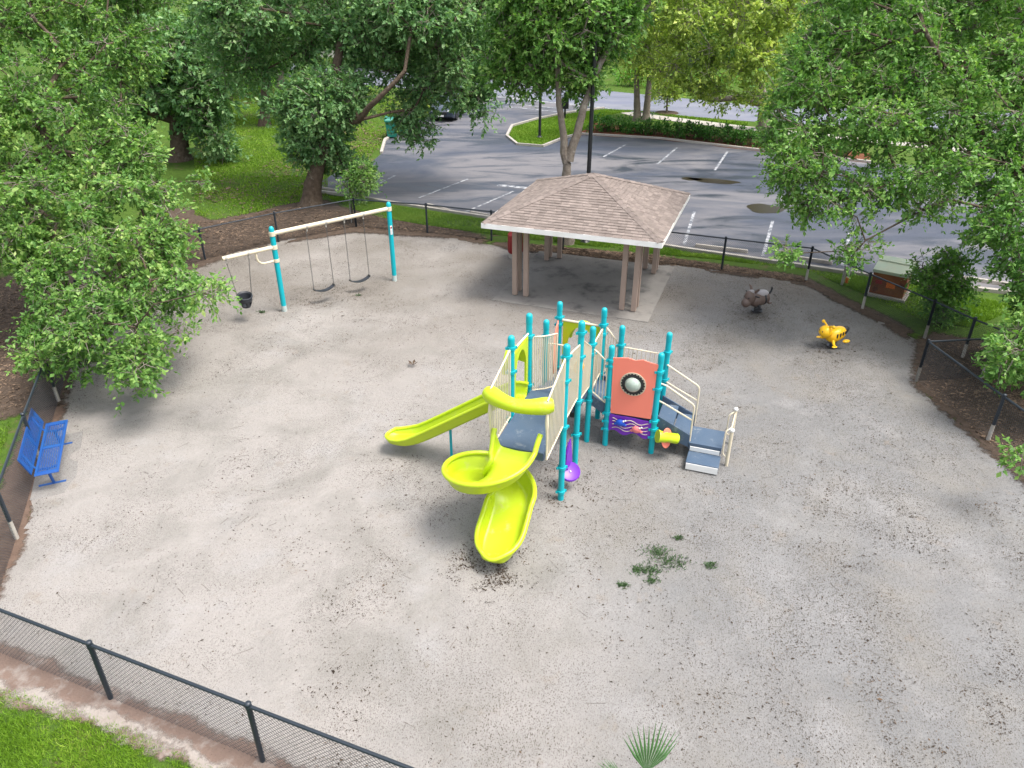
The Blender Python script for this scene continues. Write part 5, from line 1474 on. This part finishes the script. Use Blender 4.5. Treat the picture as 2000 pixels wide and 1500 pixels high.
# --- forked tree behind the pavilion
polyD = [(955, -110), (1310, -110), (1285, 0), (1235, 55), (1200, 98), (1182, 145), (1178, 184), (1100, 178), (1060, 192), (1020, 172), (960, 148), (965, 80)]
bD = G(1107, 474)
yD = bD.y
limD = [([AT(1106, 318, yD), AT(1098, 260, yD), AT(1092, 205, yD), AT(1088, 120, yD), AT(1075, 40, yD)], 0.15, 0.06), ([AT(1110, 316, yD), AT(1126, 262, yD), AT(1140, 212, yD), AT(1172, 125, yD + 0.5), AT(1205, 70, yD + 1), AT(1270, 5, yD + 1.5)], 0.17, 0.07)]
tree("oak with forked grey trunk rising behind the pavilion", (bD.x, bD.y), [AT(1106, 400, yD), AT(1106, 345, yD), AT(1108, 318, yD)], 0.235, crown_points(polyD, lambda u, v: 26.6 + 0.008 * max(0, u - 1150), 240, 4.0, 16), 0.62, 250, 0.145, 'oakleaf_mid', 25, 'palebark', group="oaks around the playground", limbs=limD, maxr=0.1)
# --- yellow-green tree at the far side of the lot
polyE = [(1210, -110), (1620, -110), (1600, 60), (1540, 160), (1500, 212), (1440, 190), (1385, 195), (1320, 170), (1262, 138), (1210, 105)]
bE = G(1492, 252)
yE = bE.y
limE = [([AT(1492, 205, yE), AT(1440, 190, yE), AT(1390, 195, yE - 1), AT(1340, 170, yE - 1.5), AT(1290, 140, yE - 2)], 0.22, 0.08), ([AT(1492, 205, yE), AT(1480, 120, yE), AT(1430, 40, yE)], 0.28, 0.12)]
tree("yellow green oak with arching limbs at the far side of the lot", (bE.x, bE.y), [AT(1491, 230, yE), AT(1492, 205, yE)], 0.48, crown_points(polyE, lambda u, v: 43.5, 175, 6.0, 17), 1.0, 230, 0.22, 'yellowleaf', 26, 'palebark', group="oaks around the playground", limbs=limE, droop=0.4)
# --- two slender trunks behind the hedge, one young tree
for (u, v), lean, label, sd in (((1245, 236), -2, "slender pale trunked tree behind the hedge, left of two", 31), ((1261, 237), 8, "slender leaning tree behind the hedge, right of two", 32)):
    b_ = G(u, v)
    poly = [(u - 60, -60), (u + 60, -60), (u + 55, 90), (u + 30, 140), (u - 20, 150), (u - 60, 100)]
    tree(label, (b_.x, b_.y), [AT(u + lean * 0.5, v - 45, b_.y), AT(u + lean, v - 90, b_.y)], 0.26, crown_points(poly, lambda a, b: b_.y - 1.0, 60, 3.0, sd), 1.0, 180, 0.16, 'yellowleaf', sd, 'palebark', name="slender_tree", group="trees behind the hedge")
b_ = G(1302, 221)
tree("thin young tree in a mulch ring beside the road", (b_.x, b_.y), [AT(1303, 205, b_.y), AT(1303, 188, b_.y)], 0.085, crown_points([(1275, 150), (1300, 130), (1330, 150), (1335, 185), (1300, 197), (1272, 185)], lambda a, b: b_.y - 0.7, 24, 1.6, 33), 0.6, 160, 0.15, 'yellowleaf', 33, 'palebark', name="young_tree")
ring = MB().lathe([(0.85, 0.0), (0.8, 0.06), (0.3, 0.09), (0.0, 0.09)], 20, (b_.x, b_.y, 0.0)).build("mulch_ring", 'mulch')
tag(ring, kind='structure')
# --- young oak at the fence gap, right
b_ = G(1850, 628)
polyS = [(1790, 520), (1830, 480), (1880, 500), (1905, 560), (1890, 615), (1840, 622), (1800, 590)]
tree("young bushy oak outside the fence gap at the right", (b_.x, b_.y), [(b_.x, b_.y, 0.5), (b_.x + 0.05, b_.y, 0.9)], 0.06, crown_points(polyS, lambda a, b: b_.y - 0.9, 42, 1.6, 34), 0.40, 200, 0.10, 'oakleaf_mid', 34, name="young_oak", maxr=0.05)
# --- staked sapling at the fence corner
b_ = G(690, 436)
tree("small leafy sapling tied to stakes at the fence corner", (b_.x, b_.y), [(b_.x, b_.y, 0.8), (b_.x, b_.y, 1.5)], 0.04, crown_points([(672, 330), (705, 318), (735, 345), (728, 380), (690, 388), (668, 365)], lambda a, b: b_.y - 0.6, 26, 1.2, 35), 0.40, 170, 0.085, 'oakleaf', 35, name="sapling", maxr=0.03)
sk_ = thing("tree_stakes", "two grey stakes beside the sapling at the fence corner", "stakes", (b_.x, b_.y, 0))
for x in (-0.07, 0.09):
    MB().box((x, 0.06, 0.55), (0.06, 0.06, 1.2)).build("stake", 'sleeve', sk_, False, 0.006)
# --- trunks beyond the lawn, left of the big oak
for (u, v), r0, lab, sd, top in (((546, 195), 0.34, "tall forked pale trunk across the bright lawn", 41, 40), ((591, 150), 0.42, "dark straight trunk behind the big oak's crown", 42, -10), ((516, 245), 0.3, "leaning dark trunk at the edge of the bright lawn", 43, 60)):
    b_ = G(u, v)
    poly = [(u - 100, -120), (u + 90, -120), (u + 100, 60), (u + 40, top + 75), (u - 50, top + 70), (u - 105, 50)]
    tree(lab, (b_.x, b_.y), [AT(u + 2, (v + top) / 2, b_.y), AT(u, top + 30, b_.y)], r0, crown_points(poly, lambda a, b: b_.y - 2, 95, 5, sd), 1.3, 170, 0.28, 'darkleaf', sd, 'palebark' if sd == 41 else 'bark', name="tall_tree", group="trees beyond the lawn", limbs=[([AT(u, top + 40, b_.y), AT(u + 14, top, b_.y), AT(u + 20, top - 50, b_.y)], r0 * 0.5, r0 * 0.25), ([AT(u, top + 40, b_.y), AT(u - 14, top + 10, b_.y), AT(u - 22, top - 40, b_.y)], r0 * 0.5, r0 * 0.25)])
# --- far backdrop of trees
bd = [((-260, 66), "dense dark tree at the far left edge", 'darkleaf', 9), ((-24, 78), "dense tree filling the far upper left gap", 'darkleaf', 9), ((-36, 74), "dense tree beyond the shaded oak", 'darkleaf', 10), ((-12, 84), "far tree above the pale house", 'darkleaf', 8), ((0, 88), "far tree above the drive", 'darkleaf', 9), ((11, 90), "far tree in front of the green roof", 'darkleaf', 8), ((22, 86), "far tree above the hedge", 'darkleaf', 10), ((33, 80), "far tree behind the yellow green oak", 'darkleaf', 10), ((44, 72), "far tree behind the right oak", 'darkleaf', 10), ((-48, 66), "far tree left of the shaded oak", 'darkleaf', 10), ((55, 62), "far tree past the right oak", 'darkleaf', 10)]
for k, ((x, y), lab, lm_, hgt) in enumerate(bd[1:]):
    r = np.random.default_rng(100 + k)
    C = []
    while len(C) < 90:
        p = r.normal(size=3); p /= np.linalg.norm(p); p *= r.random() ** 0.4
        q = np.array([x + p[0] * 6.5, y + p[1] * 4.5, hgt * 0.62 + p[2] * hgt * 0.58])
        if q[2] > 0.7: C.append(q)
    tree(lab, (x, y), [(x, y, 1.2), (x + 0.2, y, 2.4)], 0.35, np.array(C), 1.7, 126, 0.46, lm_, 200 + k, name="background_tree", group="trees across the road", twigs=0.0)
# --- bright shrubs beyond the lawn and by the drive
shr = [(450, 178, 2.6, 'brightleaf', "bright green shrub beyond the lawn, left"), (482, 172, 2.8, 'brightleaf', "bright green shrub beyond the lawn, middle"), (520, 168, 2.6, 'brightleaf', "bright green shrub beyond the lawn, right"), (822, 222, 1.1, 'yellowleaf', "yellowish shrub left of the dark car"), (842, 206, 1.2, 'yellowleaf', "yellowish shrub behind the dark car"), (1230, 168, 1.4, 'brightleaf', "bright shrub across the road, left"), (1300, 172, 1.4, 'brightleaf', "bright shrub across the road, middle"), (1380, 180, 1.4, 'brightleaf', "bright shrub across the road, right")]
for k, (u, v, h, lm_, lab) in enumerate(shr):
    b_ = G(u, v); r = np.random.default_rng(300 + k)
    C = np.array([(b_.x + r.normal() * h * 0.65, b_.y + r.normal() * h * 0.35, h * r.uniform(0.15, 0.95)) for _ in range(26)])
    tree(lab, (b_.x, b_.y), [(b_.x, b_.y, h * 0.2), (b_.x, b_.y, h * 0.3)], 0.06, C, 0.55 * h / 1.5, 150, 0.12 if h < 2 else 0.18, lm_, 300 + k, name="shrub", cat="shrub", group="shrubs beyond the lawn and road", twigs=0.1, maxr=0.03)
# --- hedge along the far side of the lot
hp = [G(1150, 256), G(1220, 258), G(1300, 266), G(1380, 275), G(1460, 284), G(1560, 296), G(1660, 308)]
hroot = thing("hedge", "clipped green hedge along the far side of the parking lot", "hedge", (hp[0].x, hp[0].y, 0))
C = []
r = np.random.default_rng(400)
for a, b in zip(hp, hp[1:]):
    L = (b - a).length
    for _ in range(int(L * 26)):
        p = a.lerp(b, r.random()); C.append((p.x - hp[0].x, p.y - hp[0].y + r.uniform(-0.55, 0.75), r.uniform(0.12, 0.86)))
V, F, ta, tb_ = leaves_for(np.array(C), np.full(len(C), 0.26), 72, 0.10, 401, 0.0, 1.0)
tag(np_mesh("foliage", V, F, M['hedge'], hroot), kind='stuff')
V, F = twig_mesh(ta[::5] * np.array([1, 1, 0]), ta[::5], 0.012, 0.006)
tag(np_mesh("stems", V, F, M['bark'], hroot), kind='stuff')
# --- palms
def fan_frond(parent, o, direction, up, R_, nl, spread, m='frond', seed=0, wl=0.034):
    r = random.Random(seed)
    direction = Vector(direction).normalized(); side = direction.cross(Vector(up)).normalized(); nrm = side.cross(direction)
    for i in range(nl):
        a = (i / (nl - 1) - 0.5) * spread
        d_ = direction * math.cos(a) + side * math.sin(a)
        L = R_ * (1 - 0.22 * abs(a) / (spread / 2)) * r.uniform(0.92, 1.05)
        s2 = d_.cross(nrm).normalized()
        dr = nrm * -0.10 * L * abs(math.sin(a)) + nrm * r.uniform(-0.02, 0.02) * L
        mb = MB()
        o = Vector(o)
        mid = o + d_ * L * 0.5 + nrm * 0.03
        mb.add([o, mid + s2 * wl / 2 - nrm * 0.006, mid - nrm * -0.004, mid - s2 * wl / 2 - nrm * 0.006, o + d_ * L + dr], [(0, 1, 2), (0, 2, 3), (1, 4, 2), (2, 4, 3)])
        mb.build("leaflet", m, parent, False)
pl = thing("palmetto", "small fan palm poking up at the bottom edge of the sand", "palm", (1.62, 5.62, 0))
MB().lathe([(0.09, -0.05), (0.10, 0.1), (0.06, 0.22), (0.02, 0.3)], 10).build("stem", 'bark', pl)
for k, (dx, dy, dz, R_, sp, nl, rise) in enumerate(((0.12, 0.25, 1.0, 0.80, 1.3, 13, 0.46), (-0.75, 0.28, 0.62, 0.55, 1.2, 12, 0.22), (0.85, 0.1, 0.42, 0.5, 1.3, 11, 0.15), (-0.3, -0.8, 0.6, 0.55, 1.5, 13, 0.25), (0.4, -0.8, 0.5, 0.5, 1.5, 13, 0.2))):
    d_ = Vector((dx, dy, dz)).normalized(); tip = Vector((0, 0, 0.15)) + d_ * rise
    st_ = MB().tube([(0, 0, 0.05), tip * 0.6 + Vector((0, 0, 0.04)), tip], [0.012, 0.01, 0.008], 6).build("frond", 'frond', pl)
    fan_frond(st_, tip, d_, (0.1, -1, 0.3) if k == 0 else (0, 0, 1), R_, nl, sp, 'frond', 500 + k)
pb = AT(412, 175, 52)
pm_ = thing("palm_tree", "dark drooping palm between the shaded oak and the big oak", "palm", (pb.x, pb.y, 0))
MB().tube([(0, 0, -0.1), (0.1, 0, 2.0), (0.0, 0, pb.z)], [0.26, 0.2, 0.18], 10).build("trunk", 'bark', pm_)
for k in range(16):
    a = 2 * math.pi * k / 16; rr2 = random.Random(k)
    el = rr2.uniform(-0.5, 0.7)
    pts = [Vector((0, 0, pb.z))]
    d_ = Vector((math.cos(a) * math.cos(el), math.sin(a) * math.cos(el), math.sin(el)))
    for s in range(1, 7):
        pts.append(pts[-1] + d_ * 0.42); d_ = (d_ + Vector((0, 0, -0.24))).normalized()
    fr_ = MB().tube(pts, [0.03, 0.028, 0.025, 0.02, 0.016, 0.012, 0.006], 5)
    Vv, Ff = [], []
    for s in range(1, 7):
        t = (pts[s] - pts[s - 1]).normalized(); sd = t.cross(Vector((0, 0, 1))).normalized()
        for q in range(6):
            p = pts[s - 1].lerp(pts[s], q / 6)
            for sg in (-1, 1):
                tip = p + sd * sg * 0.42 + t * 0.22 + Vector((0, 0, -0.28)); kk = len(Vv)
                Vv += [p, p.lerp(tip, 0.5) + t * 0.03, tip, p.lerp(tip, 0.5) - t * 0.03]; Ff.append((kk, kk + 1, kk + 2, kk + 3))
    fr_.add(Vv, Ff)
    fr_.build("frond", 'frond', pm_, False)

# ================================================================== GROUND COVER
def blades(name, area, n, h, wd, m, seed, dens=None, avoid=None, zoff=0.0):
    r = np.random.default_rng(seed)
    P = np.array(area); lo, hi = P.min(0), P.max(0)
    acc = []
    tot = 0
    while tot < n:
        q = r.uniform(lo, hi, (n * 2, 2)); q = q[inside(q, P)]
        if avoid is not None:
            for av in avoid: q = q[~inside(q, av)]
        if dens is not None: q = q[r.random(len(q)) < dens(q[:, 0], q[:, 1])]
        acc.append(q); tot += len(q)
    q = np.vstack(acc)[:n]
    z = np.full(n, zoff)
    B = np.column_stack([q, z])
    a = r.uniform(0, 2 * math.pi, n); hh = h * r.uniform(0.5, 1.3, n)
    side = np.column_stack([np.cos(a), np.sin(a), np.zeros(n)]) * (wd * r.uniform(0.7, 1.3, n))[:, None] / 2
    lean = np.column_stack([r.normal(size=n) * 0.5, r.normal(size=n) * 0.5, np.ones(n)])
    T = B + lean * hh[:, None]
    V = np.stack([B - side, B + side, T], 1).reshape(-1, 3)
    o = np_mesh(name, V, np.arange(len(V)).reshape(-1, 3), m)
    tag(o, kind='stuff'); return o
tag(blades("grass", [(-9.4, 7.9), (-6.0, 7.0), (-3.7, 6.05), (-1.0, 4.9), (-1.0, 3.4), (-9.4, 4.2)], 120000, 0.06, 0.013, M['grass'], 601, lambda x, y: np.clip((vnoise(x, y, 1.3, 8) - 0.5) * 2.2 + (vnoise(x, y, 4.0, 18) - 0.5) * 1.6 + np.clip((7.0 - 0.385 * (x + 6) - y) * 1.5, -0.9, 1.3), 0.015, 1)), "bright green grass outside the near fence corner", "grass")
LOTN = [tuple(p) for p in LOT]
SANDN = [tuple(p) for p in SANDJ]
STRIP = [tuple(g2(*q)) for q in ((640, 385), (700, 388), (770, 402), (940, 428), (1330, 490), (1560, 523), (1780, 556), (1990, 600), (1900, 640), (1800, 625), (1690, 575), (1575, 528), (1410, 508), (1300, 498), (960, 458), (830, 440), (740, 425), (680, 405))]
tag(blades("grass", STRIP, 90000, 0.075, 0.03, M['grass_back'], 602, lambda x, y: np.clip((vnoise(x, y, 0.9, 9) - 0.18) * 3, 0.08, 1), [SANDN]), "green verge between the fence and the parking lot", "grass")
LAWN = [tuple(g2(*q)) for q in ((380, 420), (420, 432), (500, 415), (560, 400), (640, 385), (640, 340), (720, 315), (745, 280), (770, 255), (830, 215), (700, 165), (430, 165), (380, 250))]
tag(blades("grass", LAWN, 110000, 0.07, 0.05, M['grass_back'], 603, lambda x, y: np.clip((vnoise(x, y, 0.8, 19) - 0.15) * 2.5, 0.15, 1), [SANDN]), "green lawn under the oaks left of the parking lot", "grass")
ISL = [tuple(g2(*q)) for q in ((1135, 258), (1100, 270), (1060, 285), (1012, 281), (993, 267), (1003, 249), (1050, 235), (1110, 223), (1180, 214), (1230, 216), (1460, 240), (1460, 246), (1240, 218), (1200, 222), (1160, 242))]
tag(blades("grass", ISL, 26000, 0.09, 0.06, M['grass_back'], 604), "grass island and verge by the road", "grass")
LEFTG = [(-9.6, 9.0), (-11.8, 15.2), (-14, 14.5), (-16, 10), (-13, 5), (-9, 7.5)]
tag(blades("grass", LEFTG, 26000, 0.08, 0.018, M['grass_back'], 605, lambda x, y: np.clip((vnoise(x, y, 0.9, 12) - 0.42) * 4, 0.05, 1)), "patchy grass behind the bench fence", "grass")
# leaf litter: thousands of small dry leaves lying on the sand, thicker on the right and under the trees
def litter(name, area, n, size, seed, dens, zf, label, m='litter'):
    r = np.random.default_rng(seed)
    P = np.array(area); lo, hi = P.min(0), P.max(0); acc, tot = [], 0
    while tot < n:
        q = r.uniform(lo, hi, (n * 2, 2)); q = q[inside(q, P)]; q = q[r.random(len(q)) < dens(q[:, 0], q[:, 1])]
        acc.append(q); tot += len(q)
    q = np.vstack(acc)[:n]
    z = zf(q[:, 0], q[:, 1])
    a = r.uniform(0, 2 * math.pi, n)
    A = np.column_stack([np.cos(a), np.sin(a), r.normal(size=n) * 0.12]); N = np.column_stack([r.normal(size=n) * 0.25, r.normal(size=n) * 0.25, np.ones(n)])
    L = size * r.gamma(4.0, 0.25, n)
    V, F = leaf_quads(np.column_stack([q, z + 0.008]), A, N, L, L * r.uniform(0.25, 0.55, n))
    return tag(np_mesh(name, V, F, M[m]), label, "leaf litter", None, 'stuff')
dn = lambda x, y: np.clip(0.24 + 0.5 * np.clip((x - 1.5) / 6.0, 0, 1) + 0.5 * np.clip(vnoise(x, y, 0.45, 20) - 0.45, 0, 1) * 2 + 0.35 * np.clip((y - 14) / 8, 0, 1) * np.clip((-x + 2) / 8, 0, 1), 0, 1) * np.clip(0.1 + 2.0 * (vnoise(x, y, 1.3, 21) - 0.3), 0.06, 1) * np.clip(0.3 + 1.6 * (vnoise(x, y, 4.2, 22) - 0.25), 0.1, 1)
litter("leaf_litter", SANDN, 90000, 0.0225, 701, dn, sand_z, "small dry brown leaves scattered over the sand")
beds = [[tuple(g2(*q)) for q in ((330, 540), (388, 512), (560, 466), (690, 446), (840, 456), (960, 474), (955, 462), (820, 440), (700, 415), (560, 405), (420, 436), (300, 420), (250, 500))], [(-11.3, 15.9), (-12.4, 19.2), (-13.5, 22.5), (-17.5, 24), (-18, 17), (-13.5, 14.3)], [(10.45, 16.6), (11.75, 19.1), (14.2, 18.5), (15.5, 14), (14, 9), (12.2, 6), (10.7, 13.7)], [(7.4, 24.6), (1.7, 26.4), (0.2, 26.9), (0.3, 27.5), (5.0, 26.3), (9.9, 24.1), (9.95, 23.5)]]
for k, (bdp, lab, nn_) in enumerate(zip(beds, ("brown leaf litter behind the swing frame", "brown leaf litter under the left oak", "brown leaf litter under the right oak", "brown leaf litter strip behind the pavilion"), (16000, 9000, 12000, 7000))):
    litter("leaf_litter", bdp, nn_, 0.075, 710 + k, lambda x, y: np.ones_like(x) * 0.9, lambda x, y: np.full_like(x, 0.014), lab, 'bedlitter')
for k, (cx, cy, rr, nn_, lab) in enumerate(((-0.35, 9.95, 0.55, 1500, "dark leaf crumbs gathered at the spiral slide exit"), (-5.9, 22.2, 0.8, 700, "dark leaf crumbs under the belt swings"), (8.9, 18.5, 0.5, 500, "dark leaf crumbs under the yellow spring rider"), (1.1, 12.3, 0.6, 700, "dark leaf crumbs beside the purple panel"), (7.3, 21.0, 0.5, 400, "dark leaf crumbs under the brown spring rider"))):
    ar = [(cx + 2 * rr * math.cos(a), cy + 2 * rr * math.sin(a)) for a in np.linspace(0, 2 * math.pi, 16, endpoint=False)]
    litter("leaf_litter", ar, nn_, 0.028, 740 + k, lambda x, y, cx=cx, cy=cy, rr=rr: np.exp(-((x - cx) ** 2 + (y - cy) ** 2) / rr ** 2) * np.clip(vnoise(x, y, 5.0, 23) * 2 - 0.5, 0, 1), sand_z, lab)
litter("leaf_litter", LAWN, 9000, 0.11, 750, lambda x, y: np.clip(vnoise(x, y, 0.35, 24) * 2.4 - 0.9, 0.03, 1), lambda x, y: np.full_like(x, 0.05), "dry leaves lying on the lawn under the oaks", 'bedlitter')
# twigs on the sand
r = np.random.default_rng(720)
q = r.uniform((-8, 6.5), (10, 24), (260, 2)); q = q[inside(q, SANDN)]
a = r.uniform(0, 2 * math.pi, len(q)); L = r.uniform(0.08, 0.34, len(q))
A = np.column_stack([q, sand_z(q[:, 0], q[:, 1]) + 0.008]); B = A + np.column_stack([np.cos(a) * L, np.sin(a) * L, np.full(len(q), 0.004)])
V, F = twig_mesh(A, B, 0.003, 0.0015)
tag(np_mesh("fallen_twigs", V, F, M['bark']), "thin fallen twigs scattered over the sand", "twigs", None, 'stuff')
# weeds on the sand
weeds = [(1283, 1078, 30, "largest dark green weed tuft in front of the slides"), (1312, 1100, 34, "wide green weed tuft right of the largest one"), (1268, 1112, 26, "weed tuft below the largest one"), (1246, 1112, 16, "small weed tuft left of the lower one"), (1272, 1132, 14, "small weed tuft under the others"), (1218, 1142, 12, "tiny weed tuft at the lower left of the cluster"), (1388, 1105, 14, "lone small weed right of the weed cluster"), (1325, 1052, 10, "tiny weed above the weed cluster"), (512, 612, 14, "small weed by the foot of the swing post"), (700, 575, 12, "dark clump under the far belt swing")]
for k, (u, v, n_, lab) in enumerate(weeds):
    p = G(u, v); r = np.random.default_rng(800 + k); m_ = n_ * 7
    rad = 0.010 * n_ * 0.42
    c = np.column_stack([r.normal(size=m_) * rad, r.normal(size=m_) * rad * 0.7, np.zeros(m_)])
    z = sand_z(c[:, 0] + p.x, c[:, 1] + p.y); c[:, 2] = z
    A = np.column_stack([r.normal(size=m_), r.normal(size=m_), r.uniform(0.3, 1.2, m_)]); N = np.column_stack([r.normal(size=m_) * 0.4, r.normal(size=m_) * 0.4, np.ones(m_)])
    L = r.uniform(0.04, 0.09, m_)
    V, F = leaf_quads(c, A, N, L, L * 0.22)
    o = np_mesh("weed", V, F, M['weed']); o.location = (p.x, p.y, 0)
    tag(o, lab, "weed", "weeds growing through the sand", "stuff")
cone = thing("dry_leaf_clump", "curled dry brown leaf lying alone on the open sand", "leaf", (-2.65, 17.62, 0.03))
for k in range(5):
    a = 2 * math.pi * k / 5
    MB().add([(0, 0, 0), (0.10 * math.cos(a - 0.4), 0.10 * math.sin(a - 0.4), 0.05), (0.15 * math.cos(a), 0.15 * math.sin(a), 0.09), (0.10 * math.cos(a + 0.4), 0.10 * math.sin(a + 0.4), 0.05)], [(0, 1, 2, 3)]).build("lobe", 'mulch', cone, False)
print("triangles", sum(len(o.data.loop_triangles) or sum(max(1, len(p.vertices) - 2) for p in o.data.polygons) for o in sc.objects if o.type == 'MESH' and len(o.data.polygons) < 3000) , "big", sum(len(o.data.polygons) * 2 for o in sc.objects if o.type == 'MESH' and len(o.data.polygons) >= 3000))
